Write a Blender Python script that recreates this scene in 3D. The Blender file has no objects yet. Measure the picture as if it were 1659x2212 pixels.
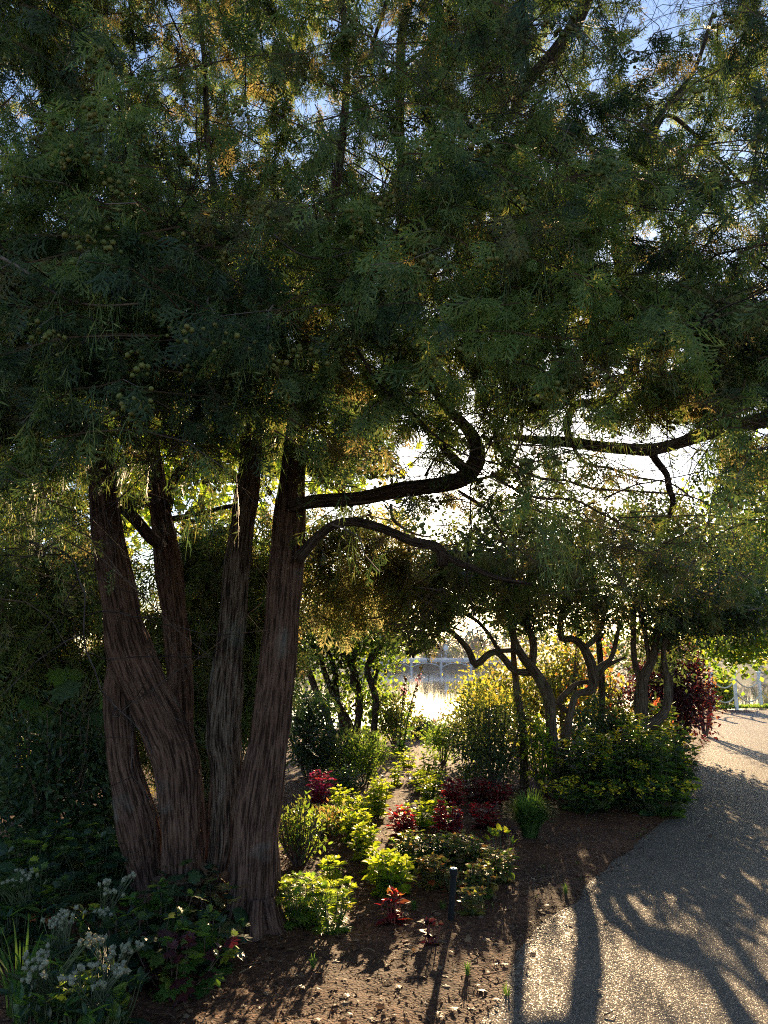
import bpy, math
import numpy as np
from math import sin, cos, tan, atan, radians, pi, sqrt

RNG = np.random.default_rng(7)
SC = bpy.context.scene
COL = SC.collection

# ------------------------------------------------------------------ camera frame
F = 1659.0; CX = 829.5; CY = 1106.0
CAMZ = 1.55
PITCH = atan((1436 - CY) / F)
cp, sp = cos(PITCH), sin(PITCH)

def ray(px, py):
    a, b = (px - CX), (CY - py)
    return np.array([a, F * cp - b * sp, F * sp + b * cp])
def P(px, py, Y):
    r = ray(px, py); t = Y / r[1]
    return np.array([r[0] * t, Y, CAMZ + r[2] * t])
def G(px, py, z=0.0):
    r = ray(px, py); t = (z - CAMZ) / r[2]
    return np.array([r[0] * t, r[1] * t, z])
def proj(p):
    p = np.asarray(p, float)
    x = p[..., 0]; y = p[..., 1]; z = p[..., 2] - CAMZ
    f = y * cp + z * sp; u = -y * sp + z * cp
    f = np.where(f < .05, .05, f)
    return CX + F * x / f, CY - F * u / f
def pxm(py_base, px):           # size in metres of px photo pixels at the ground distance of row py_base
    return px * G(CX, py_base)[1] / F

# ------------------------------------------------------------------ noise
_perm = np.random.default_rng(3).random(4096).astype(np.float32)
def vnoise(p):
    p = np.asarray(p, np.float64)
    i = np.floor(p).astype(np.int64); f = p - i; f = f * f * (3 - 2 * f)
    def h(a, b, c):
        return _perm[((a * 73856093) ^ (b * 19349663) ^ (c * 83492791)) & 4095]
    x, y, z = i[..., 0], i[..., 1], i[..., 2]; u, v, w = f[..., 0], f[..., 1], f[..., 2]
    r = 0
    for dx in (0, 1):
        for dy in (0, 1):
            for dz in (0, 1):
                r = r + h(x + dx, y + dy, z + dz) * (u if dx else 1 - u) * (v if dy else 1 - v) * (w if dz else 1 - w)
    return r
def fbm(p, o=3):
    p = np.asarray(p, np.float64); s = 0; a = .5; t = 0
    for k in range(o):
        s = s + a * vnoise(p * 2 ** k + 17.3 * k); t += a; a *= .5
    return s / t
def unit(v):
    v = np.asarray(v, float)
    return v / np.maximum(np.linalg.norm(v, axis=-1, keepdims=True), 1e-9)

# ------------------------------------------------------------------ mesh accumulation
class Acc:
    def __init__(s):
        s.v = []; s.l = []; s.t = []; s.m = []; s.a = []; s.n = 0
    def add(s, V, loops, totals, mat=0, attr=None):
        V = np.asarray(V, np.float32).reshape(-1, 3)
        s.v.append(V); s.l.append(np.asarray(loops, np.int64).ravel() + s.n)
        totals = np.asarray(totals, np.int32).ravel(); s.t.append(totals)
        s.m.append(np.full(len(totals), mat, np.int32))
        s.a.append(np.asarray(attr, np.float32).reshape(-1, 3) if attr is not None else np.zeros_like(V))
        s.n += len(V); return s
    def faces(s, V, fs, mat=0):
        return s.add(V, [i for f in fs for i in f], [len(f) for f in fs], mat)
    def box(s, c, d, mat=0, rot=0):
        x, y, z = [q / 2 for q in d]
        V = np.array([(a * x, b * y, e * z) for a in (-1, 1) for b in (-1, 1) for e in (-1, 1)])
        cr, sr = cos(rot), sin(rot)
        V = np.stack([V[:, 0] * cr - V[:, 1] * sr, V[:, 0] * sr + V[:, 1] * cr, V[:, 2]], 1) + np.array(c)
        return s.faces(V, [(0, 1, 3, 2), (4, 6, 7, 5), (0, 4, 5, 1), (2, 3, 7, 6), (0, 2, 6, 4), (1, 5, 7, 3)], mat)
    def inst(s, proto, pos, axis, nrm, scale, mat=0):
        pv, pf = proto
        pv = np.asarray(pv, np.float32); N = len(pos)
        if N == 0: return s
        a = unit(axis); n = np.asarray(nrm, float)
        n = unit(n - a * np.sum(n * a, -1, keepdims=True)); b = np.cross(n, a)
        sc = np.broadcast_to(np.asarray(scale, float), (N,))[:, None, None]
        V = np.asarray(pos)[:, None, :] + sc * (pv[None, :, 0:1] * a[:, None] + pv[None, :, 1:2] * b[:, None] + pv[None, :, 2:3] * n[:, None])
        lp = np.array([i for f in pf for i in f], np.int64); tt = np.array([len(f) for f in pf], np.int32)
        L = (lp[None] + (np.arange(N) * len(pv))[:, None]).ravel()
        return s.add(V.reshape(-1, 3), L, np.tile(tt, N), mat)
    def tube(s, pts, rad, seg=8, mat=0, step=None, ridge=0., nr=9, cap=True, lump=0.):
        pts = np.asarray(pts, float); rad = np.asarray(rad, float) * np.ones(len(pts))
        if step: pts, rad = smooth(pts, rad, step)
        n = len(pts)
        T = unit(np.gradient(pts, axis=0))
        U = np.zeros_like(T); u = np.array([0, -1., 0.1]) if abs(T[0][1]) < .9 else np.array([1., 0, 0])
        for i in range(n):
            u = u - T[i] * np.dot(u, T[i]); u = u / max(np.linalg.norm(u), 1e-6); U[i] = u
        W = np.cross(T, U)
        ang = np.linspace(0, 2 * pi, seg, endpoint=False)
        ln = np.concatenate([[0], np.cumsum(np.linalg.norm(np.diff(pts, axis=0), axis=1))])
        A, Lm = np.meshgrid(ang, ln); R = np.repeat(rad[:, None], seg, 1)
        off = float(pts[0, 0]) * 3.7 + float(pts[-1, 2])
        if ridge:
            q = np.stack([np.cos(A) * nr * .5, np.sin(A) * nr * .5, Lm * 2.2 + off], -1)
            q2 = np.stack([np.cos(A) * nr * 1.3, np.sin(A) * nr * 1.3, Lm * 3.5 + off + 9], -1)
            R = R * (1 + ridge * (np.abs(vnoise(q) - .5) * 2 - .4) + ridge * .6 * (vnoise(q2) - .5))
        if lump:
            q = np.stack([np.cos(A) * 1.1 + off, np.sin(A) * 1.1, Lm * (1.0 / max(rad.mean() * 3, .02)) * .3], -1)
            R = R * (1 + lump * (fbm(q, 2) - .5) * 2)
        V = pts[:, None] + R[..., None] * (np.cos(A)[..., None] * U[:, None] + np.sin(A)[..., None] * W[:, None])
        at = np.stack([np.cos(A) * R, np.sin(A) * R, Lm + off], -1)
        i = np.arange(n - 1)[:, None]; j = np.arange(seg)[None]; k = (j + 1) % seg
        q = np.stack([i * seg + j, i * seg + k, (i + 1) * seg + k, (i + 1) * seg + j], -1).reshape(-1)
        tt = [4] * ((n - 1) * seg)
        if cap:
            q = np.concatenate([q, np.arange(seg)[::-1], np.arange(seg) + (n - 1) * seg]); tt += [seg, seg]
        return s.add(V.reshape(-1, 3), q, tt, mat, at.reshape(-1, 3))
    def build(s, name, mats, parent=None, smoothed=False, loc=None):
        me = bpy.data.meshes.new(name)
        V = np.concatenate(s.v); L = np.concatenate(s.l).astype(np.int32); T = np.concatenate(s.t); M = np.concatenate(s.m)
        if loc is not None: V = V - np.asarray(loc, np.float32)
        me.vertices.add(len(V)); me.loops.add(len(L)); me.polygons.add(len(T))
        me.vertices.foreach_set('co', V.ravel())
        me.loops.foreach_set('vertex_index', L)
        st = np.concatenate([[0], np.cumsum(T)[:-1]]).astype(np.int32)
        me.polygons.foreach_set('loop_start', st)
        me.polygons.foreach_set('material_index', M)
        me.polygons.foreach_set('use_smooth', np.full(len(T), smoothed, bool))
        at = me.attributes.new('bark', 'FLOAT_VECTOR', 'POINT')
        at.data.foreach_set('vector', np.concatenate(s.a).ravel())
        me.update(calc_edges=True)
        for m in (mats if isinstance(mats, (list, tuple)) else [mats]): me.materials.append(m)
        o = bpy.data.objects.new(name, me); COL.objects.link(o)
        if loc is not None and parent is None: o.location = loc
        if parent is not None:
            o.parent = parent
            if loc is None: o.matrix_parent_inverse = parent.matrix_world.inverted() if False else o.matrix_parent_inverse
        return o

def smooth(pts, rad, step):
    P0 = np.vstack([2 * pts[0] - pts[1], pts, 2 * pts[-1] - pts[-2]]); R0 = np.concatenate([[rad[0]], rad, [rad[-1]]])
    op, orr = [], []
    for i in range(1, len(P0) - 2):
        a, b, c, d = P0[i - 1:i + 3]; n = max(2, int(np.linalg.norm(c - b) / step))
        for t in np.linspace(0, 1, n, endpoint=False):
            op.append(.5 * (2 * b + (c - a) * t + (2 * a - 5 * b + 4 * c - d) * t * t + (3 * b - a - 3 * c + d) * t ** 3))
            w = t * t * (3 - 2 * t); orr.append(R0[i] * (1 - w) + R0[i + 1] * w)
    op.append(pts[-1]); orr.append(rad[-1])
    return np.array(op), np.array(orr)

def tag(o, label=None, cat=None, group=None, kind=None):
    if label: o['label'] = label
    if cat: o['category'] = cat
    if group: o['group'] = group
    if kind: o['kind'] = kind
    return o
def thing(name, loc, label, cat, group=None):
    o = bpy.data.objects.new(name, None); COL.objects.link(o)
    o.location = loc; o.empty_display_size = .1
    tag(o, label, cat, group); return o
def part(acc, name, mats, root, smoothed=False, kind=None, label=None):
    o = acc.build(name, mats, None, smoothed, loc=np.array(root.location))
    o.location = (0, 0, 0); o.parent = root
    tag(o, label, None, None, kind); return o

# ------------------------------------------------------------------ materials
def newmat(name):
    m = bpy.data.materials.new(name); m.use_nodes = True
    nt = m.node_tree; nt.nodes.clear()
    out = nt.nodes.new('ShaderNodeOutputMaterial')
    return m, nt, out
def N(nt, t, **k):
    n = nt.nodes.new(t)
    for a, b in k.items():
        if a.startswith('i_'):
            key = a[2:]; key = int(key) if key.isdigit() else key.replace('_', ' ')
            n.inputs[key].default_value = b
        else: setattr(n, a, b)
    return n
def ramp(nt, cols, pos=None):
    r = nt.nodes.new('ShaderNodeValToRGB'); e = r.color_ramp.elements
    pos = pos or [i / (len(cols) - 1) for i in range(len(cols))]
    while len(e) < len(cols): e.new(.5)
    for q, c, p_ in zip(e, cols, pos): q.position = p_; q.color = (*c, 1)
    return r
def leafmat(name, cols, trans, tcols=None, rough=.45, tw=.5, spec=.22, pos=None):
    m, nt, out = newmat(name)
    g = N(nt, 'ShaderNodeNewGeometry'); r = ramp(nt, cols, pos); nt.links.new(g.outputs['Random Per Island'], r.inputs[0])
    tcols = tcols or [tuple(min(.9, c * k) for c, k in zip(q, (3.2, 3.4, 1.6))) for q in cols]
    r2 = ramp(nt, tcols, pos); nt.links.new(g.outputs['Random Per Island'], r2.inputs[0])
    b = N(nt, 'ShaderNodeBsdfPrincipled', i_Roughness=rough); b.inputs['Specular IOR Level'].default_value = spec
    t = N(nt, 'ShaderNodeBsdfTranslucent'); mx = N(nt, 'ShaderNodeMixShader'); mx.inputs[0].default_value = trans
    nt.links.new(r.outputs[0], b.inputs['Base Color']); nt.links.new(r2.outputs[0], t.inputs['Color'])
    nt.links.new(b.outputs[0], mx.inputs[1]); nt.links.new(t.outputs[0], mx.inputs[2]); nt.links.new(mx.outputs[0], out.inputs[0])
    return m
def barkmat(name, dark, mid, light, lichen=None, lich_amt=.0, scale=1., bump=1.):
    m, nt, out = newmat(name)
    at = N(nt, 'ShaderNodeAttribute', attribute_name='bark')
    mp = N(nt, 'ShaderNodeMapping'); mp.inputs['Scale'].default_value = (70 * scale, 70 * scale, 5 * scale)
    nt.links.new(at.outputs['Vector'], mp.inputs[0])
    n1 = N(nt, 'ShaderNodeTexNoise', i_Scale=1., i_Detail=5., i_Roughness=.65); nt.links.new(mp.outputs[0], n1.inputs['Vector'])
    r = ramp(nt, [dark, mid, light], [.42, .50, .66]); nt.links.new(n1.outputs[0], r.inputs[0])
    col = r.outputs[0]
    if lichen:
        n2 = N(nt, 'ShaderNodeTexNoise', i_Scale=2.6, i_Detail=4.); nt.links.new(at.outputs['Vector'], n2.inputs['Vector'])
        cr = ramp(nt, [(0, 0, 0), (1, 1, 1)], [.62 - lich_amt, .72 - lich_amt * .8]); nt.links.new(n2.outputs[0], cr.inputs[0])
        mm = N(nt, 'ShaderNodeMath', operation='MULTIPLY'); nt.links.new(cr.outputs[0], mm.inputs[0]); nt.links.new(n1.outputs[0], mm.inputs[1])
        mx = N(nt, 'ShaderNodeMixRGB'); mx.inputs[2].default_value = (*lichen, 1)
        nt.links.new(mm.outputs[0], mx.inputs[0]); nt.links.new(col, mx.inputs[1]); col = mx.outputs[0]
    b = N(nt, 'ShaderNodeBsdfPrincipled', i_Roughness=.95); b.inputs['Specular IOR Level'].default_value = .055
    bp = N(nt, 'ShaderNodeBump', i_Strength=bump, i_Distance=.02); nt.links.new(n1.outputs[0], bp.inputs['Height'])
    nt.links.new(col, b.inputs['Base Color']); nt.links.new(bp.outputs[0], b.inputs['Normal']); nt.links.new(b.outputs[0], out.inputs[0])
    return m
def plain(name, col, rough=.6, metal=0., var=.0, scale=8., bump=0.):
    m, nt, out = newmat(name)
    b = N(nt, 'ShaderNodeBsdfPrincipled', i_Roughness=rough, i_Metallic=metal)
    n = N(nt, 'ShaderNodeTexNoise', i_Scale=scale, i_Detail=4.); tc = N(nt, 'ShaderNodeTexCoord'); nt.links.new(tc.outputs['Object'], n.inputs['Vector'])
    r = ramp(nt, [tuple(c * (1 - var) for c in col), tuple(min(1, c * (1 + var)) for c in col)], [.35, .65]); nt.links.new(n.outputs[0], r.inputs[0])
    nt.links.new(r.outputs[0], b.inputs['Base Color'])
    if bump:
        bp = N(nt, 'ShaderNodeBump', i_Strength=bump, i_Distance=.02); nt.links.new(n.outputs[0], bp.inputs['Height']); nt.links.new(bp.outputs[0], b.inputs['Normal'])
    nt.links.new(b.outputs[0], out.inputs[0]); return m

M = {}
M['cyp'] = leafmat('cypress_scale_leaf', [(.05, .074, .026), (.08, .12, .036), (.13, .165, .048), (.155, .165, .042)], .34,
                   [(.11, .20, .05), (.15, .27, .06), (.24, .34, .08), (.52, .50, .12)], rough=.5)
M['cyp_brown'] = leafmat('cypress_olive_spray', [(.06, .07, .03), (.09, .085, .035), (.07, .10, .035)], .45,
                   [(.40, .32, .10), (.50, .38, .14), (.32, .34, .10)], rough=.5)
M['cyp_dark'] = leafmat('cypress_deep_green', [(.022, .036, .016), (.035, .056, .022), (.05, .075, .026)], .26, [(.07, .12, .03), (.10, .17, .04), (.2, .25, .06)], rough=.5)
M['cyp_light'] = leafmat('cypress_young_green', [(.08, .13, .035), (.12, .17, .045), (.17, .20, .05)], .40, [(.20, .34, .06), (.32, .42, .08), (.6, .55, .12)], rough=.5)
M['cyp_sunlit'] = leafmat('sunlit_gold_spray', [(.09, .09, .035), (.13, .11, .045), (.09, .11, .04)], .5,  # green sprays with the sun on them put into the leaf colour
                   [(.46, .42, .16), (.56, .46, .18), (.38, .42, .14)], rough=.5)
M['cone'] = leafmat('green_cone', [(.10, .125, .03), (.15, .15, .04), (.2, .16, .045)], .18, rough=.55)
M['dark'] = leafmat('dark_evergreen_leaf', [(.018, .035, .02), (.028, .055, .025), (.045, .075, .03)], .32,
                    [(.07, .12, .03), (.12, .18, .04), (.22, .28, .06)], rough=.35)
M['olive'] = leafmat('olive_leaf', [(.035, .06, .022), (.06, .085, .028), (.08, .09, .03)], .42,
                    [(.20, .24, .05), (.30, .32, .07), (.36, .32, .08)], rough=.4)
M['green'] = leafmat('fresh_green_leaf', [(.04, .09, .02), (.06, .12, .025), (.09, .13, .03)], .5,
                    [(.20, .38, .04), (.32, .50, .05), (.45, .52, .06)], rough=.4)
M['lime'] = leafmat('lime_leaf', [(.17, .27, .03), (.24, .33, .035), (.30, .34, .05)], .68,
                    [(.52, .68, .03), (.66, .76, .04), (.76, .76, .06)], spec=.12, rough=.5)
M['gold'] = leafmat('golden_leaf', [(.12, .15, .03), (.18, .17, .035), (.10, .14, .03), (.22, .16, .03)], .5,
                    [(.55, .58, .07), (.68, .60, .08), (.42, .52, .06), (.75, .48, .06)], rough=.4)
M['yelgreen'] = leafmat('maple_leaf_green', [(.07, .12, .02), (.10, .15, .025), (.14, .15, .03)], .6,
                    [(.40, .62, .04), (.52, .66, .05), (.66, .62, .06)], rough=.4)
M['red'] = leafmat('red_coleus_leaf', [(.16, .012, .02), (.22, .018, .02), (.12, .012, .02)], .42,
                    [(.62, .04, .05), (.75, .06, .05), (.5, .03, .05)], rough=.4)
M['magenta'] = leafmat('magenta_coleus_leaf', [(.28, .02, .08), (.34, .05, .12), (.2, .02, .05)], .4,
                    [(.8, .06, .22), (.85, .12, .3), (.6, .05, .1)], rough=.4)
M['maroon'] = leafmat('maroon_leaf', [(.04, .014, .018), (.055, .016, .018), (.03, .016, .016)], .25,
                    [(.12, .02, .03), (.22, .03, .03), (.1, .03, .03)], rough=.4)
M['autumn'] = leafmat('orange_red_leaf', [(.3, .06, .02), (.35, .12, .03), (.25, .03, .02)], .5,
                    [(.85, .22, .05), (.85, .4, .07), (.75, .12, .06)], rough=.45)
M['varieg'] = leafmat('variegated_leaf', [(.08, .11, .04), (.16, .16, .05), (.12, .08, .035), (.18, .13, .04)], .4,
                    [(.35, .42, .10), (.55, .50, .12), (.55, .28, .08), (.6, .42, .1)], rough=.45)
M['grass'] = leafmat('ornamental_grass_blade', [(.04, .08, .025), (.06, .11, .03), (.09, .13, .04)], .4, rough=.7, spec=.04)
M['white'] = leafmat('white_petal', [(.22, .21, .14), (.30, .29, .20), (.16, .17, .10)], .2, [(.5, .46, .3)] * 3, rough=.6)
M['yellow'] = leafmat('yellow_petal', [(.65, .5, .03), (.75, .6, .05)], .3, [(.85, .7, .05)] * 2, rough=.6)
M['pink'] = leafmat('pink_petal', [(.6, .3, .4), (.7, .45, .5)], .4, [(.85, .45, .5)] * 2, rough=.6)
M['orangef'] = leafmat('orange_petal', [(.75, .13, .05), (.8, .2, .08)], .4, [(.9, .3, .12)] * 2, rough=.6)
M['deadleaf'] = leafmat('dry_leaf', [(.10, .06, .035), (.16, .09, .05), (.07, .045, .03), (.22, .15, .09)], .2,
                    [(.35, .2, .08)] * 4, rough=.55)
M['mulch'] = leafmat('bark_chip', [(.03, .014, .008), (.07, .034, .018), (.11, .055, .03), (.17, .10, .055)], .04, [(.2, .1, .05)] * 4, rough=.7, spec=.12)
M['bark'] = barkmat('cypress_bark', (.030, .017, .012), (.10, .054, .038), (.17, .10, .07), (.15, .15, .13), .02, 1.)
M['bark_pale'] = barkmat('lichen_bark', (.018, .012, .009), (.10, .066, .046), (.20, .15, .115), (.13, .15, .12), .06, 1.)
M['limb'] = barkmat('limb_bark', (.02, .014, .011), (.07, .048, .038), (.12, .09, .075), None, 0, 1.6)
M['gnarl'] = barkmat('gnarled_bark', (.04, .028, .02), (.10, .07, .05), (.18, .14, .10), (.16, .17, .11), .08, 1.3)
M['twig'] = plain('twig_bark', (.10, .065, .045), .7, 0, .5, 6)
M['stem'] = plain('green_stem', (.05, .065, .022), .6, 0, .4, 6)
M['redstem'] = plain('red_stem', (.18, .04, .03), .6, 0, .4, 6)

# ------------------------------------------------------------------ leaf prototypes (x along, y across, z up)
LEAF = (np.array([(0, 0, 0), (.28, .19, .05), (.65, .17, .03), (1, 0, -.08), (.65, -.17, .03), (.28, -.19, .05), (.5, 0, -.02)]),
        [(0, 6, 2, 1), (6, 3, 2), (0, 5, 4, 6), (6, 4, 3)])
LEAF_W = (LEAF[0] * np.array([1, 1.75, 1.2]), LEAF[1])
LEAF_N = (LEAF[0] * np.array([1, .6, 1]), LEAF[1])
DIA = (np.array([(0, 0, 0), (.45, .24, .04), (1, 0, -.05), (.45, -.24, .04)]), [(0, 3, 2, 1)])
DIA_R = (np.array([(0, 0, 0), (.5, .38, .06), (1, 0, -.05), (.5, -.38, .06)]), [(0, 3, 2, 1)])
def lobed(k=5, deep=.45):
    out = [(0, 0, 0)]
    ang = np.linspace(-2.2, 2.2, k * 2 + 1)
    V = [(.45, 0, .0), (0, 0, 0)]
    for i, a in enumerate(ang):
        r = .55 if i % 2 == 1 else .55 * deep
        r *= 1.0 if i % 2 == 0 else (1 - .22 * abs(a) / 2.2)
        V.append((.45 + r * cos(a), r * sin(a), -.10 * (r / .55) ** 2))
    n = len(V); F_ = [(0, i, i + 1) for i in range(2, n - 1)] + [(0, n - 1, 1), (0, 1, 2)]
    return (np.array(V), F_)
MAPLE = lobed(5, .5)
FERNLEAF = lobed(7, .35)
def frond_proto(seed=0, w=.030, n=9, droop=.25):
    r = np.random.default_rng(seed); V = []; Fc = []
    def strip(a, b, wd):
        a = np.array(a, float); b = np.array(b, float); d = b - a; l = np.linalg.norm(d[:2]) + 1e-6
        s = np.array([-d[1], d[0], 0]) / l * wd; m = a * .6 + b * .4; i = len(V)
        V.extend([a - s * .5, m - s, b, m + s]); Fc.append((i, i + 1, i + 2, i + 3))
    def curve(x): return -droop * x * x
    xs = np.linspace(0, 1, 4)
    for k in range(3): strip((xs[k], 0, curve(xs[k])), (xs[k + 1] + .04, 0, curve(xs[k + 1])), w * .8)
    for k in range(n):
        x = .10 + .84 * k / n + r.normal() * .012; sgn = 1 if k % 2 else -1
        L = (.46 * (1 - x) + .13) * r.uniform(.8, 1.2); an = radians(r.uniform(32, 50)) * sgn
        ex, ey = x + L * cos(an), L * sin(an); z0 = curve(x); z1 = z0 - droop * 1.3 * L + r.normal() * .03
        strip((x, 0, z0), (ex, ey, z1), w)
        for q in (.4, .68):
            bx, by, bz = x + (ex - x) * q, ey * q, z0 + (z1 - z0) * q
            a2 = an + radians(38) * (1 if q == .4 else -1); l2 = L * .42 * r.uniform(.7, 1.2)
            strip((bx, by, bz), (bx + l2 * cos(a2), by + l2 * sin(a2), bz - l2 * .3 + r.normal() * .02), w * .85)
    return (np.array(V), Fc)
FRONDS = [frond_proto(s) for s in range(5)]
HANG = [frond_proto(s + 20, w=.012, n=6, droop=.05) for s in range(2)]
for q in HANG: q[0][:, 1] *= .35
def ico(sub=1):
    t = (1 + sqrt(5)) / 2
    V = [(-1, t, 0), (1, t, 0), (-1, -t, 0), (1, -t, 0), (0, -1, t), (0, 1, t), (0, -1, -t), (0, 1, -t), (t, 0, -1), (t, 0, 1), (-t, 0, -1), (-t, 0, 1)]
    Fc = [(0, 11, 5), (0, 5, 1), (0, 1, 7), (0, 7, 10), (0, 10, 11), (1, 5, 9), (5, 11, 4), (11, 10, 2), (10, 7, 6), (7, 1, 8), (3, 9, 4), (3, 4, 2), (3, 2, 6), (3, 6, 8), (3, 8, 9), (4, 9, 5), (2, 4, 11), (6, 2, 10), (8, 6, 7), (9, 8, 1)]
    V = [np.array(v, float) / np.linalg.norm(v) for v in V]
    for _ in range(sub - 1):
        c = {}; nf = []
        def mid(a, b):
            k = (min(a, b), max(a, b))
            if k not in c: m = V[a] + V[b]; V.append(m / np.linalg.norm(m)); c[k] = len(V) - 1
            return c[k]
        for a, b, d in Fc:
            x, y, z = mid(a, b), mid(b, d), mid(d, a); nf += [(a, x, z), (b, y, x), (d, z, y), (x, y, z)]
        Fc = nf
    return (np.array(V), Fc)
ICO1, ICO2 = ico(1), ico(2)

def rdir(n, up=0.):
    v = RNG.normal(size=(n, 3)); v[:, 2] += up; return unit(v)

# ------------------------------------------------------------------ sun direction
Sd = unit(ray(1110, 1057)); SUN_EL = math.asin(Sd[2]); SUN_AZ = math.atan2(Sd[0], Sd[1])

# ------------------------------------------------------------------ ground, path, water
PATH_EDGE = [(1035, 2260), (1050, 2212), (1075, 2160), (1108, 2110), (1125, 2060), (1158, 2010), (1200, 1975), (1240, 1950), (1264, 1917),
             (1328, 1862), (1368, 1827), (1436, 1773), (1458, 1744), (1480, 1712), (1499, 1662), (1515, 1620), (1538, 1580), (1548, 1545)]
pe = [G(a, b)[:2] for a, b in PATH_EDGE]
pe = [np.array([pe[0][0] - .25, 2.2]), np.array([pe[0][0] - .1, 3.0])] + pe + [np.array([12.6, 27.6]), np.array([14.5, 28.2]), np.array([24, 29.2]), np.array([24, 0.5]), np.array([-.2, .5])]
pts_ = np.array(pe)
# wobble the bed side of the path outline
fine = []
for i in range(len(pts_)):
    a, b = pts_[i], pts_[(i + 1) % len(pts_)]; n = max(1, int(np.linalg.norm(b - a) / .12)) if i < 19 else 6
    for t in np.linspace(0, 1, n, endpoint=False):
        q = a + (b - a) * t
        if i < 19: q = q + (fbm(np.array([[q[0] * 3, q[1] * 3, 1.]]), 3)[0] - .5) * .10 * np.array([1, -.4])
        fine.append(q)
PATHPOLY = np.array(fine)
def inside(x, y, poly=PATHPOLY):
    r = np.zeros(x.shape, bool); j = len(poly) - 1
    for i in range(len(poly)):
        xi, yi = poly[i]; xj, yj = poly[j]
        c = ((yi > y) != (yj > y)) & (x < (xj - xi) * (y - yi) / (yj - yi + 1e-12) + xi); r ^= c; j = i
    return r
def pdist(x, y, poly=PATHPOLY):
    d = np.full(x.shape, 1e9)
    for i in range(len(poly)):
        a = poly[i]; b = poly[(i + 1) % len(poly)]; ab = b - a
        t = np.clip(((x - a[0]) * ab[0] + (y - a[1]) * ab[1]) / (ab @ ab + 1e-12), 0, 1)
        d = np.minimum(d, np.hypot(x - a[0] - t * ab[0], y - a[1] - t * ab[1]))
    return d
def sstep(a, b, x):
    t = np.clip((x - a) / (b - a), 0, 1); return t * t * (3 - 2 * t)
FPX = [(1440, 1538), (1490, 1536), (1541, 1535), (1592, 1533), (1645, 1530), (1702, 1527), (1765, 1524)]
FX = [G(*q)[0] for q in FPX]; FY = [G(*q)[1] for q in FPX]
def shore(x):     # y where the bank begins to fall to the lake
    w_ = sstep(5.5, 10.5, x); return (19.5 + .8 * np.sin(x * .35)) * (1 - w_) + w_ * (np.interp(x, FX, FY) + .45)
def gheight(x, y, detail=True):
    x = np.asarray(x, float); y = np.asarray(y, float)
    ins = inside(x, y); d = pdist(x, y) * np.where(ins, -1, 1)
    z = .035 * sstep(.0, .25, d) + .05 * sstep(.2, 2.5, d) * fbm(np.stack([x * .7, y * .7, x * 0], -1), 2)
    if detail:
        w = sstep(-.02, .12, d)
        z = z + w * (.034 * (fbm(np.stack([x * 5, y * 5, x * 0 + 4], -1), 4) - .5) + .012 * (vnoise(np.stack([x * 45, y * 45, x * 0], -1)) - .5))
    z = np.where(d < 0, np.minimum(z, 0) - .03 * sstep(0, .06, -d), z)
    z = z - 2.6 * sstep(0, 4.5, y - shore(x))
    return z
def gz(x, y): return float(gheight(np.array([x]), np.array([y]), False)[0])

def gridmesh(xs, ys, hf, name, mat):
    X, Y = np.meshgrid(xs, ys); Z = hf(X, Y); nx, ny = len(xs), len(ys)
    i = np.arange(ny - 1)[:, None]; j = np.arange(nx - 1)[None]
    q = np.stack([i * nx + j, i * nx + j + 1, (i + 1) * nx + j + 1, (i + 1) * nx + j], -1).reshape(-1)
    a = Acc(); a.add(np.stack([X, Y, Z], -1).reshape(-1, 3), q, [4] * ((nx - 1) * (ny - 1)))
    return a.build(name, mat, None, True)

def soilmat():
    m, nt, out = newmat('soil')
    tc = N(nt, 'ShaderNodeTexCoord')
    n1 = N(nt, 'ShaderNodeTexNoise', i_Scale=26., i_Detail=6., i_Roughness=.7); n2 = N(nt, 'ShaderNodeTexNoise', i_Scale=1.3, i_Detail=3.)
    n3 = N(nt, 'ShaderNodeTexVoronoi', i_Scale=70.)
    for n in (n1, n2, n3): nt.links.new(tc.outputs['Object'], n.inputs['Vector'])
    r = ramp(nt, [(.026, .010, .005), (.095, .040, .019), (.20, .092, .045)], [.35, .52, .72]); nt.links.new(n1.outputs[0], r.inputs[0])
    r2 = ramp(nt, [(.6, .6, .6), (1.25, 1.2, 1.15)], [.35, .65]); nt.links.new(n2.outputs[0], r2.inputs[0])
    mx = N(nt, 'ShaderNodeMixRGB', blend_type='MULTIPLY'); mx.inputs[0].default_value = 1
    nt.links.new(r.outputs[0], mx.inputs[1]); nt.links.new(r2.outputs[0], mx.inputs[2])
    b = N(nt, 'ShaderNodeBsdfPrincipled', i_Roughness=.85); b.inputs['Specular IOR Level'].default_value = .2
    bp = N(nt, 'ShaderNodeBump', i_Strength=.9, i_Distance=.015); bp2 = N(nt, 'ShaderNodeBump', i_Strength=.7, i_Distance=.008)
    nt.links.new(n1.outputs[0], bp.inputs['Height']); nt.links.new(n3.outputs['Distance'], bp2.inputs['Height']); nt.links.new(bp.outputs[0], bp2.inputs['Normal'])
    nt.links.new(mx.outputs[0], b.inputs['Base Color']); nt.links.new(bp2.outputs[0], b.inputs['Normal']); nt.links.new(b.outputs[0], out.inputs[0])
    return m
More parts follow.
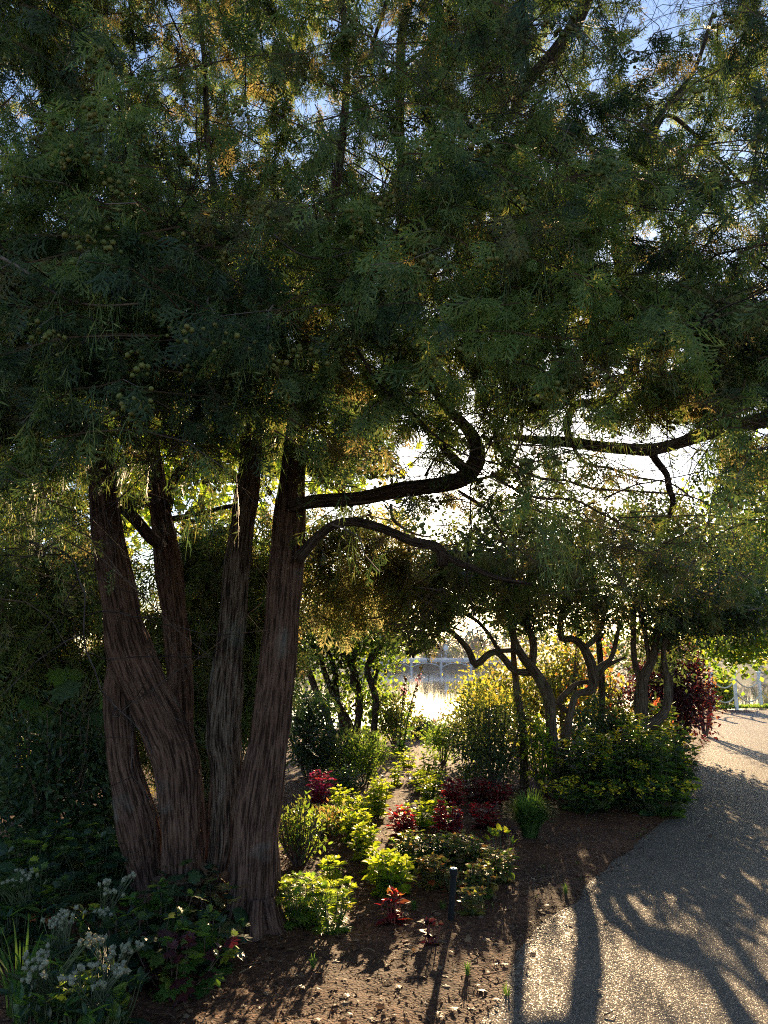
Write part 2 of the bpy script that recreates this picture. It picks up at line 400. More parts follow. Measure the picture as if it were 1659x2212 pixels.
def pathmat():
    m, nt, out = newmat('aggregate_path')
    tc = N(nt, 'ShaderNodeTexCoord')
    v = N(nt, 'ShaderNodeTexVoronoi', i_Scale=150.); v2 = N(nt, 'ShaderNodeTexVoronoi', i_Scale=150.); n = N(nt, 'ShaderNodeTexNoise', i_Scale=1.2, i_Detail=5.)
    n4 = N(nt, 'ShaderNodeTexNoise', i_Scale=14., i_Detail=5.)
    for q in (v, v2, n, n4): nt.links.new(tc.outputs['Object'], q.inputs['Vector'])
    sx = N(nt, 'ShaderNodeSeparateXYZ'); nt.links.new(v.outputs['Color'], sx.inputs[0])
    r = ramp(nt, [(.055, .045, .035), (.11, .09, .069), (.145, .118, .09), (.22, .18, .135)], [0, .35, .75, 1]); nt.links.new(sx.outputs[0], r.inputs[0])
    r2 = ramp(nt, [(.68, .68, .7), (1.15, 1.12, 1.08)], [.3, .7]); nt.links.new(n.outputs[0], r2.inputs[0])
    mx = N(nt, 'ShaderNodeMixRGB', blend_type='MULTIPLY'); mx.inputs[0].default_value = 1
    nt.links.new(r.outputs[0], mx.inputs[1]); nt.links.new(r2.outputs[0], mx.inputs[2])
    b = N(nt, 'ShaderNodeBsdfPrincipled', i_Roughness=.7); b.inputs['Specular IOR Level'].default_value = .3
    rr_ = N(nt, 'ShaderNodeMapRange'); rr_.inputs['To Min'].default_value = .95; rr_.inputs['To Max'].default_value = .45; rr_.inputs['From Min'].default_value = .5; nt.links.new(sx.outputs[1], rr_.inputs[0]); nt.links.new(rr_.outputs[0], b.inputs['Roughness'])
    inv = N(nt, 'ShaderNodeMath', operation='MULTIPLY_ADD'); inv.inputs[1].default_value = -1.0; inv.inputs[2].default_value = 1.
    nt.links.new(v.outputs['Distance'], inv.inputs[0])
    bp = N(nt, 'ShaderNodeBump', i_Strength=.8, i_Distance=.006); nt.links.new(inv.outputs[0], bp.inputs['Height'])
    bp3 = N(nt, 'ShaderNodeBump', i_Strength=.35, i_Distance=.012); nt.links.new(n4.outputs[0], bp3.inputs['Height']); nt.links.new(bp.outputs[0], bp3.inputs['Normal'])
    nt.links.new(mx.outputs[0], b.inputs['Base Color']); nt.links.new(bp3.outputs[0], b.inputs['Normal']); nt.links.new(b.outputs[0], out.inputs[0])
    return m
def watermat():
    m, nt, out = newmat('lake_water')
    tc = N(nt, 'ShaderNodeTexCoord'); mp = N(nt, 'ShaderNodeMapping'); mp.inputs['Scale'].default_value = (.5, .12, 1)
    nt.links.new(tc.outputs['Object'], mp.inputs[0])
    n = N(nt, 'ShaderNodeTexNoise', i_Scale=1.0, i_Detail=2.); nt.links.new(mp.outputs[0], n.inputs['Vector'])
    b = N(nt, 'ShaderNodeBsdfPrincipled', i_Roughness=.04); b.inputs['Base Color'].default_value = (.02, .03, .035, 1); b.inputs['IOR'].default_value = 1.33
    bp = N(nt, 'ShaderNodeBump', i_Strength=.035, i_Distance=.012); nt.links.new(n.outputs[0], bp.inputs['Height']); nt.links.new(bp.outputs[0], b.inputs['Normal'])
    nt.links.new(b.outputs[0], out.inputs[0]); return m

def nonuni(a, fine0, fine1, b, df, dc):
    L = [fine1]; 
    s = df
    while L[-1] < b: s = min(s * 1.18, dc); L.append(L[-1] + s)
    R = list(np.arange(fine0, fine1, df)); Q = [fine0]; s = df
    while Q[-1] > a: s = min(s * 1.18, dc); Q.append(Q[-1] - s)
    return np.array(Q[:0:-1] + R + L)
xs = nonuni(-60, -2.6, 3.6, 70, .035, 4.); ys = nonuni(-12, 3.2, 10.5, 46, .035, 3.)
tag(gridmesh(xs, ys, gheight, 'ground', soilmat()), kind='structure', label='dark mulched soil of the planting bed')
# path: one raised slab
a = Acc(); n = len(PATHPOLY)
top = np.c_[PATHPOLY, np.zeros(n)]; bot = np.c_[PATHPOLY, np.full(n, -.05)]
ii = np.arange(n)
a.add(np.vstack([top, bot]), np.concatenate([ii, np.stack([ii, ii + n, (ii + 1) % n + n, (ii + 1) % n], 1).ravel()]), [n] + [4] * n)
tag(a.build('path', pathmat()), kind='structure', label='pebbly asphalt footpath curving to the lake')
a = Acc(); a.faces([(-900, 14, -1.05), (900, 14, -1.05), (900, 900, -1.05), (-900, 900, -1.05)], [(0, 1, 2, 3)])
tag(a.build('water', watermat()), kind='structure', label='calm lake water reflecting the bright sky')

# ------------------------------------------------------------------ far shore
def hillh(x, y):
    b = fbm(np.stack([x * .004, y * .004, x * 0], -1), 3)
    right = sstep(60, 110, x)
    s0 = 470 - 265 * sstep(40, 95, x) ; s0 = s0 - 200 * sstep(-90, -170, x) * 0
    d = y - s0
    z = -2 + 3.6 * sstep(0, 10 + 20 * (1 - right), d) + 15 * sstep(20, 420, d) * (.5 + b)
    return z
tag(gridmesh(np.linspace(-900, 900, 120), np.linspace(190, 1400, 120), hillh, 'hills', plain('far_grass', (.05, .08, .03), .9, 0, .4, .05)), kind='structure', label='grassy rise across the lake')
wm = [leafmat('far_wood_dark', [(.02, .035, .022), (.03, .05, .025), (.045, .06, .03)], .1), leafmat('far_wood_autumn', [(.09, .06, .03), (.12, .075, .03), (.08, .08, .03)], .2)]
def fartree(acc, x, y, z, h, w, mat, n=170, conif=False):
    t = RNG.random(n) ** (1.4 if conif else .8); an = RNG.random(n) * 2 * pi
    if conif: r = w * (1 - t) * (.35 + .65 * RNG.random(n)) ; zz = z + h * (.08 + .92 * t)
    else: r = w * np.sqrt(np.clip(1 - (2 * t - 1) ** 2, 0, 1)) * (.5 + .5 * RNG.random(n)); zz = z + h * (.15 + .85 * t)
    p_ = np.stack([x + r * np.cos(an), y + r * np.sin(an), zz], 1)
    acc.inst(DIA_R, p_, rdir(n), rdir(n), RNG.uniform(.13, .26, n) * h * .55, mat)
a = Acc()
for k in range(620):
    y = RNG.uniform(500, 860); x = RNG.uniform(-260, 420)
    if x > 60 and y < 520 and RNG.random() < .5: y -= 150
    z = float(hillh(np.array(x), np.array(y))); c = RNG.random() < .35
    fartree(a, x, y, z - .5, RNG.uniform(13, 22) if c else RNG.uniform(9, 15), RNG.uniform(3.2, 5) if c else RNG.uniform(5, 8), int(RNG.random() < .22), 90, c)
for k in range(90):
    x = RNG.uniform(75, 330); y = RNG.uniform(262, 330); z = float(hillh(np.array(x), np.array(y)))
    fartree(a, x, y, z - .3, RNG.uniform(8, 14), RNG.uniform(4, 6), int(RNG.random() < .2), 110)
tag(a.build('far_wood', wm), 'hazy wooded hillside beyond the lake', 'woods', None, 'stuff')

# single far trees in front of the wood
def lone(px, Y, h, w, mats, label, cat='tree', conif=False, n=500):
    x = (px - CX) / F * Y * 1.0; z = float(hillh(np.array(x), np.array(Y)))
    root = thing('far_tree', (x, Y, z), label, cat, 'single trees across the lake')
    a = Acc(); fartree(a, x, Y, z, h, w, 0, n, conif); part(a, 'crown', mats, root)
    a = Acc(); a.tube([(x, Y, z - .5), (x + .2, Y, z + h * .6)], [.35, .15], 6); part(a, 'trunk', M['limb'], root)
lone(978, 500, 11, 5.5, M['olive'], 'light green rounded tree right of the white gabled house')
lone(948, 505, 12, 3, wm[1], 'small orange-red tree left of the white gabled house')
lone(1030, 520, 15, 6, wm[1], 'russet tree at the right end of the bridge')
lone(932, 500, 6, 4, wm[1], 'low golden tree beyond the bridge rail')
# far houses
def house(px, Y, w, h, roof, label, col):
    x = (px - CX) / F * Y; z = float(hillh(np.array(x), np.array(Y)))
    root = thing('house', (x, Y, z), label, 'house', 'houses across the lake')
    a = Acc(); hw, hd = w / 2, w * .7
    V = [(x - hw, Y - hd, z - 1), (x + hw, Y - hd, z - 1), (x + hw, Y + hd, z - 1), (x - hw, Y + hd, z - 1), (x - hw, Y - hd, z + h), (x + hw, Y - hd, z + h), (x + hw, Y + hd, z + h), (x - hw, Y + hd, z + h), (x, Y - hd, z + h + roof), (x, Y + hd, z + h + roof)]
    a.faces(V, [(0, 1, 5, 8, 4), (2, 3, 7, 9, 6), (1, 2, 6, 5), (3, 0, 4, 7)]); part(a, 'wall', plain('house_wall', col, .8, 0, .1), root)
    a = Acc(); o = .5; k = .25
    a.faces([(x - hw - o, Y - hd - o, z + h - roof * o / hw), (x - hw - o, Y + hd + o, z + h - roof * o / hw), (x, Y + hd + o, z + h + roof + k), (x, Y - hd - o, z + h + roof + k),
             (x + hw + o, Y - hd - o, z + h - roof * o / hw), (x + hw + o, Y + hd + o, z + h - roof * o / hw), (x, Y + hd + o, z + h + roof), (x, Y - hd - o, z + h + roof)], [(0, 3, 2, 1), (4, 5, 2, 3), (0, 1, 6, 7), (4, 7, 6, 5)])
    part(a, 'roof', plain('roof_slate', (.12, .13, .15), .8), root)
    for sx in (-.5, .5):
        a = Acc(); a.box((x + sx * hw, Y - hd - .06, z + h * .55), (w * .16, .12, h * .3)); part(a, 'window', plain('dark_window', (.04, .05, .06), .2), root)
house(960, 520, 7.5, 8, 5.5, 'white gabled house among trees across the lake', (.75, .75, .78))
house(921, 515, 8, 4, 2.5, 'low pale house above the left part of the bridge', (.6, .58, .55))

# ------------------------------------------------------------------ bridge
BY = 430.0
def bx_(px): return (px - CX) / F * BY
zw = -1.05; zdeck = 3.6
root = thing('arched_bridge', (bx_(950), BY, zw), 'long pale arched bridge crossing the far end of the lake', 'bridge')
conc = plain('bridge_concrete', (.42, .43, .45), .8, 0, .15, .3)
x0, x1 = bx_(770), bx_(1120); span = 16.2; xp0 = bx_(887)
piers = [xp0 + span * k for k in range(-2, 4)]
a = Acc(); a.box(((x0 + x1) / 2, BY, zdeck), (x1 - x0, 9, .9)); part(a, 'deck', conc, root)
for xp in piers:
    a = Acc(); a.box((xp, BY, (zw + zdeck) / 2 - .9), (1.3, 8.6, zdeck - zw + .8)); a.box((xp, BY - 4.4, (zw + zdeck) / 2 - .6), (.7, .5, zdeck - zw + .9)); part(a, 'pier', conc, root)
for i in range(len(piers) - 1):
    a = Acc(); xa, xb = piers[i] + .65, piers[i + 1] - .65; m_ = 14; V = []
    for k in range(m_ + 1):
        t = k / m_; x = xa + (xb - xa) * t; zt = zdeck - .47; zb = zw + 1.6 + (zdeck - .9 - zw - 1.6) * (1 - (2 * t - 1) ** 2) ** .8
        V += [(x, BY - 4.2, zb), (x, BY - 4.2, zb - .45), (x, BY - 3.6, zb), (x, BY - 3.6, zb - .45)]
    fs = []
    for k in range(m_):
        q = 4 * k; fs += [(q, q + 1, q + 5, q + 4), (q + 2, q + 6, q + 7, q + 3), (q, q + 4, q + 6, q + 2), (q + 1, q + 3, q + 7, q + 5)]
    a.faces(V, fs)
    for t in (.15, .3, .7, .85):
        x = xa + (xb - xa) * t; zb = zw + 1.6 + (zdeck - .9 - zw - 1.6) * (1 - (2 * t - 1) ** 2) ** .8; a.box((x, BY - 3.9, (zb + zdeck - .45) / 2), (.25, .3, zdeck - .45 - zb))
    part(a, 'arch', conc, root)
    a = Acc(); a.box(((xa + xb) / 2, BY + 3.5, (zw + zdeck) / 2 - .6), (xb - xa, .6, zdeck - zw - .5)); part(a, 'arch_shade_sheet', plain('arch_shade_dark', (.14, .15, .17), .9), root)  # dark sheet behind each arch, painting the shade under the deck
a = Acc(); L_ = x1 - x0
for dy in (-4.3, 4.3):
    for hh in (.35, .7, 1.05): a.box(((x0 + x1) / 2, BY + dy, zdeck + .45 + hh), (L_, .16, .16))
    for k in range(70): a.box((x0 + L_ * (k + .5) / 70, BY + dy + .12, zdeck + .45 + .55), (.22, .12, 1.15))
part(a, 'railing', plain('pale_rail', (.62, .64, .68), .6), root)
def car(px, Y, z, col, label, L=4.4):
    x = (px - CX) / F * Y; root = thing('car', (x, Y, z), label, 'car', 'cars across the lake')
    a = Acc(); prof = [(-.5, .25), (-.5, .6), (-.46, .78), (-.3, .86), (-.2, 1.32), (.16, 1.36), (.32, .92), (.47, .8), (.5, .55), (.5, .25)]
    V = [(x + u * L, Y - .85, z + w_) for u, w_ in prof] + [(x + u * L, Y + .85, z + w_) for u, w_ in prof]; n = len(prof)
    a.faces(V, [tuple(range(n)), tuple(range(2 * n - 1, n - 1, -1))] + [(i, i + n, (i + 1) % n + n, (i + 1) % n) for i in range(n)])
    part(a, 'body', plain('car_paint', col, .25), root)
    a = Acc(); a.faces([(x + u * L, Y - .87, z + w_) for u, w_ in ((-.26, .9), (-.18, 1.26), (.14, 1.29), (.25, .93))], [(0, 3, 2, 1)]); part(a, 'window', plain('car_glass', (.03, .03, .04), .1), root)
    for u in (-.32, .32):
        a = Acc(); a.tube([(x + u * L, Y - .9, z + .33), (x + u * L, Y + .9, z + .33)], [.33, .33], 12); part(a, 'wheel', plain('tyre', (.02, .02, .02), .8), root)
car(958, BY - 1, zdeck + .45, (.7, .7, .72), 'white car on the bridge, left of the pinkish car')
car(988, BY - 1.2, zdeck + .45, (.6, .3, .28), 'pinkish red car in the middle of the bridge')
car(1003, BY - 1, zdeck + .45, (.75, .75, .72), 'pale car on the bridge near its right end')
for px_, lab in ((928, 'white lamp post on the bridge, left of the cars'), (951, 'slim white post on the bridge beside the white car')):
    x = bx_(px_); root = thing('lamp_post', (x, BY - 4, zdeck + .45), lab, 'lamp post', 'posts on the bridge')
    a = Acc(); a.tube([(x, BY - 4, zdeck + .4), (x, BY - 4, zdeck + 2.8)], [.14, .12], 8); part(a, 'pole', plain('post_white', (.7, .7, .72), .5), root)
    a = Acc(); a.inst(ICO2, [(x, BY - 4, zdeck + 3.05)], [(1, 0, 0)], [(0, 0, 1)], .38); part(a, 'lamp_globe', plain('post_white', (.7, .7, .72), .5), root, True)
# right bank car
zc = float(hillh(np.array((1627 - CX) / F * 240), np.array(240.)))
car(1627, 240, zc + .1, (.04, .05, .09), 'dark blue parked car on the grassy bank across the water at right', 4.4)
lone(1655, 236, 13, 5, M['olive'], 'tall tree with brown trunk above the far bank at the right edge')

# ------------------------------------------------------------------ fence
wp = plain('white_painted_post', (.82, .81, .77), .5, 0, .12, 20)
rope = plain('pale_rope', (.72, .62, .44), .8, 0, .2, 60)
root = thing('rope_fence', tuple(G(1590, 1532)), 'white post and rope fence along the lake edge', 'fence')
fp = [G(*q) for q in FPX]
fp = [np.array([q[0], q[1], gz(q[0], q[1])]) for q in fp]
for q in fp:
    a = Acc(); a.tube([(q[0], q[1], q[2] - .2), (q[0], q[1], q[2] + 1.2), (q[0], q[1], q[2] + 1.2), (q[0], q[1], q[2] + 1.26), (q[0], q[1], q[2] + 1.3)], [.062, .062, .085, .085, .03], 14); part(a, 'post', wp, root, False)
for k in range(len(fp) - 1):
    for hh in (1.02, .52):
        a = Acc(); A_, B_ = fp[k], fp[k + 1]
        a.tube([A_ + (B_ - A_) * t + np.array([0, -.09, hh - .30 * (1 - (2 * t - 1) ** 2)]) for t in np.linspace(0, 1, 13)], .026, 6); part(a, 'rope', rope, root, True)

# ------------------------------------------------------------------ main cypress
CYP = P(470, 1990, 5.0); CYP[2] = 0
cy = thing('cypress_tree', tuple(CYP), 'large multi-stemmed cypress with shaggy red-brown trunks and drooping foliage overhead', 'tree')
def limb(acc, pts, Y0, Y1=None, seg=12, step=.05, ridge=.0, nr=9, lump=.12, foot=False, mat=0):
    Y1 = Y0 if Y1 is None else Y1; Q = []; R = []
    n = len(pts)
    for i, q in enumerate(pts):
        Y = q[3] if len(q) > 3 else Y0 + (Y1 - Y0) * i / max(1, n - 1)
        Q.append(P(q[0], q[1], Y)); R.append(q[2] * Y * 1.02 / F)
    if foot: Q.insert(0, Q[0] + np.array([0, 0, -.25])); R.insert(0, R[0] * 1.12)
    acc.tube(Q, R, seg, mat, step, ridge, nr, True, lump); return np.array(Q)
def trunk(pts, Y0, Y1, mat, foot=True, label=None):
    pts = [(p_[0], p_[1], p_[2] * .9) for p_ in pts]
    a = Acc(); q = limb(a, pts, Y0, Y1, 96, .022, .24, 11, .08, foot)
    if foot:
        b = q[1]; rb = pts[0][2] * Y0 / F
        for k in range(7):
            an = 2 * pi * k / 7 + RNG.random() * .6; c_ = np.array([cos(an), sin(an), 0])
            a.tube([b + c_ * rb * .55 + np.array([0, 0, rb * 1.5]), b + c_ * rb * .9 + np.array([0, 0, rb * .5]), b + c_ * rb * 1.5 + np.array([0, 0, .01]), b + c_ * rb * 2.2 + np.array([0, 0, -.08])], [rb * .2, rb * .26, rb * .2, rb * .08], 14, 0, .03, .15, 5, True, .2)
    part(a, 'trunk', mat, cy, True, label=label); return q
trunk([(548, 2040, 66), (548, 1985, 58), (552, 1875, 53), (556, 1780, 50), (572, 1660, 48), (582, 1583, 46), (602, 1403, 42), (616, 1223, 39), (625, 1115, 36), (634, 1010, 30), (650, 850, 24), (680, 620, 18), (725, 400, 13), (748, 180, 9), (735, -50, 7), (700, -300, 4)], 4.85, 5.5, M['bark'], label='right-hand trunk, straight and reddish')
trunk([(478, 1965, 40), (482, 1880, 40), (490, 1800, 37), (490, 1660, 35), (484, 1583, 41), (497, 1403, 33), (512, 1223, 31), (525, 1115, 28), (543, 960, 25), (535, 760, 18), (490, 540, 12), (450, 330, 8), (440, 120, 6), (400, -200, 3)], 5.25, 5.7, M['bark_pale'], label='middle trunk with greenish grey bark low down')
trunk([(392, 2000, 52), (395, 1900, 45), (390, 1780, 41), (381, 1659, 43), (357, 1583, 48), (320, 1500, 50), (280, 1403, 47), (249, 1259, 40), (227, 1115, 34), (218, 1000, 30), (205, 800, 25), (178, 560, 18), (190, 330, 11), (225, 100, 7), (230, -250, 3)], 5.1, 5.5, M['bark'], label='leaning trunk that bends left above its middle')
trunk([(330, 1985, 36), (320, 1900, 34), (300, 1780, 44), (268, 1659, 33), (260, 1583, 32), (256, 1500, 30), (262, 1420, 26), (266, 1380, 16)], 5.25, 5.35, M['bark'], label='short outer stem fused to the leaning trunk')
trunk([(425, 1960, 30), (418, 1800, 29), (408, 1659, 28), (395, 1583, 26), (386, 1403, 28), (364, 1223, 29), (348, 1115, 25), (333, 1007, 20), (322, 900, 17), (295, 740, 10), (310, 560, 4)], 6.0, 6.4, M['bark'], label='slimmer trunk behind the others')
LIMBS = []
def mlimb(pts, Y0, Y1=None, nm='limb', seg=14, mat='limb', label=None):
    a = Acc(); q = limb(a, pts, Y0, Y1, seg, .04, .07, 6, .14); part(a, nm, M[mat], cy, True, label=label); LIMBS.append(q); return q
mlimb([(625, 1095, 15), (681, 1083, 15), (777, 1077, 15), (867, 1057, 17), (957, 1046, 17), (1004, 1030, 18), (1030, 995, 18), (1025, 951, 15), (997, 912, 12), (960, 875, 10), (930, 820, 8), (915, 700, 6)], 5.1, 5.0, label='thick limb curving up like a hook near the sun')
mlimb([(640, 1210, 12), (662, 1186, 11), (683, 1163, 10), (716, 1136, 10), (755, 1127, 10), (799, 1134, 10), (849, 1152, 10), (896, 1172, 11), (930, 1178, 11), (952, 1190, 12), (956, 1222, 11)], 5.0, 4.9, label='low arching limb ending in a broken stub')
mlimb([(940, 1182, 9), (979, 1210, 7), (1029, 1230, 6), (1083, 1250, 5), (1150, 1262, 3)], 4.92, 4.7)
mlimb([(1012, 1020, 11), (975, 985, 10), (925, 928, 8), (870, 880, 6), (800, 800, 4)], 5.05, 5.8)
mlimb([(250, 1080, 14), (290, 1120, 13), (330, 1165, 13), (348, 1175, 12)], 5.6, 6.0)
mlimb([(240, 1092, 9), (300, 1088, 8), (340, 1080, 8)], 5.6, 6.1)
mlimb([(362, 1100, 10), (375, 1040, 10), (402, 1005, 9), (440, 998, 8), (480, 1010, 9), (530, 1045, 10)], 6.0, 5.7)
mlimb([(520, 990, 8), (470, 950, 6), (400, 930, 5), (300, 900, 4)], 5.7, 6.8)
mlimb([(375, 1120, 6), (430, 1110, 5), (490, 1095, 5), (520, 1092, 5)], 6.2, 5.8)
mlimb([(864, 560, 10), (866, 380, 10), (864, 200, 11), (870, 60, 11), (905, -60, 12), (930, -250, 10)], 6.2, 6.6)
mlimb([(864, 150, 6), (900, 120, 4), (980, 60, 3)], 6.3, 6.5)
mlimb([(810, 200, 5), (800, 120, 5), (830, 20, 5), (850, -50, 4)], 6.2, 6.5)
mlimb([(0, 555, 4.5), (60, 590, 4), (130, 640, 3.5), (210, 660, 2.5), (310, 655, 2)], 3.2, 3.4, 'branch', 8, 'twig')
mlimb([(-20, 590, 2), (20, 572, 2), (50, 560, 1.5)], 3.2, 3.3, 'branch', 6, 'twig')
mlimb([(590, 505, 1.5), (640, 545, 2.2), (700, 560, 2.5), (760, 545, 2), (830, 555, 1.5)], 3.6, 3.8, 'branch', 6, 'twig')
mlimb([(640, 40, 3), (645, 10, 3), (665, -30, 3)], 4.2, 4.3, 'branch', 6, 'twig')

# second conifer whose trunk stands off to the right
RT = np.array([5.6, 7.4, 0.])
rt = thing('leaning_cypress', tuple(RT), 'second cypress reaching in from the right with a long near-level dark limb', 'tree')
a = Acc(); a.tube([(5.65, 7.4, -.2), (5.6, 7.4, .6), (5.5, 7.3, 2.4), (5.7, 7.2, 4.6), (5.5, 7.3, 7.5), (5.6, 7.3, 11)], [.30, .24, .20, .17, .13, .05], 40, 0, .06, .15, 9, True, .06); part(a, 'trunk', M['bark'], rt, True)
def rlimb(pts, Y0, Y1=None, seg=14, nm='limb', mat='limb', label=None):
    a = Acc(); q = limb(a, pts, Y0, Y1, seg, .04, .07, 6, .14); part(a, nm, M[mat], rt, True, label=label); LIMBS.append(q); return q
rlimb([(2080, 800, 26), (1900, 850, 24), (1760, 880, 22), (1659, 905, 19), (1566, 926, 17), (1512, 942, 15), (1458, 960, 13), (1404, 972, 14), (1350, 970, 13), (1296, 965, 12), (1228, 955, 12), (1150, 950, 9), (1080, 940, 6)], 7.3, 6.2, label='long dark limb running almost level across open sky')
rlimb([(1232, 955, 9), (1224, 922, 9), (1231, 893, 9), (1249, 872, 9), (1282, 872, 11), (1314, 861, 12), (1343, 825, 13), (1368, 796, 12), (1374, 720, 11), (1352, 640, 10), (1333, 560, 9), (1330, 440, 9), (1345, 370, 8), (1390, 300, 7), (1440, 230, 6), (1500, 150, 5), (1540, 30, 4)], 6.3, 6.9, label='crooked limb climbing from the level limb')
rlimb([(1100, 260, 10), (1140, 180, 14), (1200, 110, 16), (1245, 45, 17), (1275, -20, 18), (1330, -140, 18), (1450, -380, 18)], 6.6, 6.8, label='thick diagonal limb at the top')
rlimb([(1404, 975, 8), (1422, 1001, 8), (1440, 1026, 7), (1445, 1055, 7), (1454, 1084, 6), (1443, 1125, 4)], 6.7, 6.9)
rlimb([(1400, 320, 6), (1440, 250, 5), (1500, 290, 5), (1560, 350, 4), (1640, 440, 3)], 7.2, 7.8)
rlimb([(1659, 380, 5), (1600, 400, 4), (1540, 425, 3), (1500, 470, 2)], 6.5, 6.9)

# bare twigs by branching walk
def twigs(acc, start, d, L, r, depth=3, seg=4, wob=.25, droop=0.):
    n = max(3, int(L / .10)); p = np.array(start, float); d = unit(d); pts = [p.copy()]
    for i in range(n):
        d = unit(d + RNG.normal(size=3) * wob * .5 + np.array([0, 0, -droop * .1])); p = p + d * L / n; pts.append(p.copy())
    acc.tube(pts, np.linspace(r, r * .4, len(pts)), seg, cap=False)
    ends = [(p, d)]
    if depth > 0:
        for i in range(1, n):
            if RNG.random() < .62:
                dd = unit(d + RNG.normal(size=3) * .9); ends += twigs(acc, pts[i], dd, L * RNG.uniform(.35, .6), r * .55, depth - 1, 3, wob, droop)
    return ends
a = Acc()
for pts, y0 in (([(1040, 940, 5), (1076, 969, 4), (1116, 1008, 3.5), (1170, 1034, 3.2), (1220, 1037, 3), (1278, 1055, 3), (1386, 1062, 2.5), (1494, 1073, 1.8), (1560, 1110, 1.2)], 5.6),
                ([(1062, 1020, 4), (1100, 1050, 3.5), (1160, 1075, 3), (1240, 1080, 3), (1300, 1110, 2), (1380, 1150, 1.5)], 5.4),
                ([(1235, 960, 4), (1265, 1000, 3.5), (1320, 1012, 3), (1370, 1030, 2.5), (1450, 1045, 2), (1500, 1080, 1.5)], 6.4),
                ([(990, 1060, 3), (1050, 1100, 2.5), (1100, 1170, 2), (1180, 1230, 1.5)], 5.2),
                ([(845, 1090, 4), (848, 1120, 4), (870, 1140, 3), (900, 1155, 2.4), (930, 1160, 2)], 5.1),
                ([(1020, 1040, 4), (1080, 1020, 3), (1110, 985, 2.5), (1130, 930, 2)], 5.3),
                ([(960, 900, 3), (940, 930, 3), (950, 990, 2), (980, 1010, 2)], 5.3)):
    q = limb(a, pts, y0, y0 + .4, 6, .06, 0, 5, .1)
    for i in range(len(q) - 1):
        for k in range(2):
            if RNG.random() < .6: twigs(a, q[i] + (q[i + 1] - q[i]) * RNG.random(), unit(q[i + 1] - q[i]) + RNG.normal(size=3) * .7 + np.array([0, 0, -.2]), RNG.uniform(.25, .6), .004, 2)
for k in range(95):
    px, py = RNG.uniform(690, 1480), RNG.uniform(960, 1190)
    if 1460 < px < 1560: continue
    twigs(a, P(px, py, RNG.uniform(5, 8)), (RNG.choice([-1, 1]) * RNG.uniform(.4, 1), RNG.normal() * .4, RNG.uniform(-.6, .35)), RNG.uniform(.3, .8), RNG.uniform(.0025, .0055), 2, 4, .5)
part(a, 'bare_twigs', M['twig'], cy, True, 'stuff')

# crown density map over the canopy (rows every 110 px, columns every 138 px)
DM = np.array([
 [.93, .95, .6, .82, .87, .68, .58, .8, .78, .68, .5, .42, .7],
 [.88, .93, .76, .82, .88, .68, .6, .74, .72, .72, .6, .6, .66],
 [.64, .87, .72, .55, .8, .7, .6, .74, .74, .78, .68, .72, .76],
 [.4, .86, .93, .76, .86, .8, .82, .86, .88, .88, .76, .6, .68],
 [.84, .97, .98, .97, .94, .87, .9, .91, .9, .9, .78, .62, .6],
 [.97, 1, 1, 1, .98, .95, .9, .85, .9, .85, .9, .76, .74],
 [1, 1, 1, 1, 1, .97, .8, .88, .78, .78, .9, .84, .84],
 [.95, 1, 1, 1, 1, .95, .78, .76, .83, .72, .82, .84, .9],
 [.95, .95, .85, .8, .93, .92, .7, .62, .8, .6, .6, .88, .96],
 [.92, .85, .3, .25, .6, .8, .45, .52, .66, .26, .42, .05, .8],
 [.85, .65, .12, .12, .16, .25, .35, .45, .52, .3, .4, .08, .35],
 [.7, .4, 0, 0, .03, .08, .05, .05, .05, 0, .03, 0, 0],
 [.3, .12, 0, 0, 0, 0, 0, 0, 0, 0, 0, 0, 0]])
def dens(px, py):
    u = np.clip(px / 138.25, 0, 11.999); v = np.clip(py / 110., 0, 11.999); i = u.astype(int); j = v.astype(int); fu, fv = u - i, v - j
    d = DM[j, i] * (1 - fu) * (1 - fv) + DM[j, i + 1] * fu * (1 - fv) + DM[j + 1, i] * (1 - fu) * fv + DM[j + 1, i + 1] * fu * fv
    d = np.where((py > 1320) | (py < -900), 0, d)
    return np.where((px < -20) | (px > 1680), np.minimum(d, .6), d)
BOLD = [[(640, 1090), (777, 1077), (867, 1057), (957, 1046), (1004, 1030), (1030, 995), (1025, 951), (997, 912)],
        [(662, 1186), (716, 1136), (799, 1134), (896, 1172), (950, 1185)],
        [(1120, 950), (1228, 955), (1350, 970), (1404, 972), (1458, 960), (1512, 942), (1566, 926), (1680, 900)],
        [(1232, 955), (1224, 922), (1249, 872), (1314, 861), (1368, 796)], [(1404, 975), (1440, 1026), (1454, 1084)],
        [(235, 960), (225, 1115)], [(335, 960), (345, 1115)], [(540, 980), (525, 1115)], [(632, 1040), (625, 1115)]]
def boldd(px, py):
    d = np.full(px.shape, 1e9)
    for pl in BOLD:
        for (ax, ay), (bx, by) in zip(pl[:-1], pl[1:]):
            t = np.clip(((px - ax) * (bx - ax) + (py - ay) * (by - ay)) / ((bx - ax) ** 2 + (by - ay) ** 2), 0, 1)
            d = np.minimum(d, np.hypot(px - ax - t * (bx - ax), py - ay - t * (by - ay)))
    return d
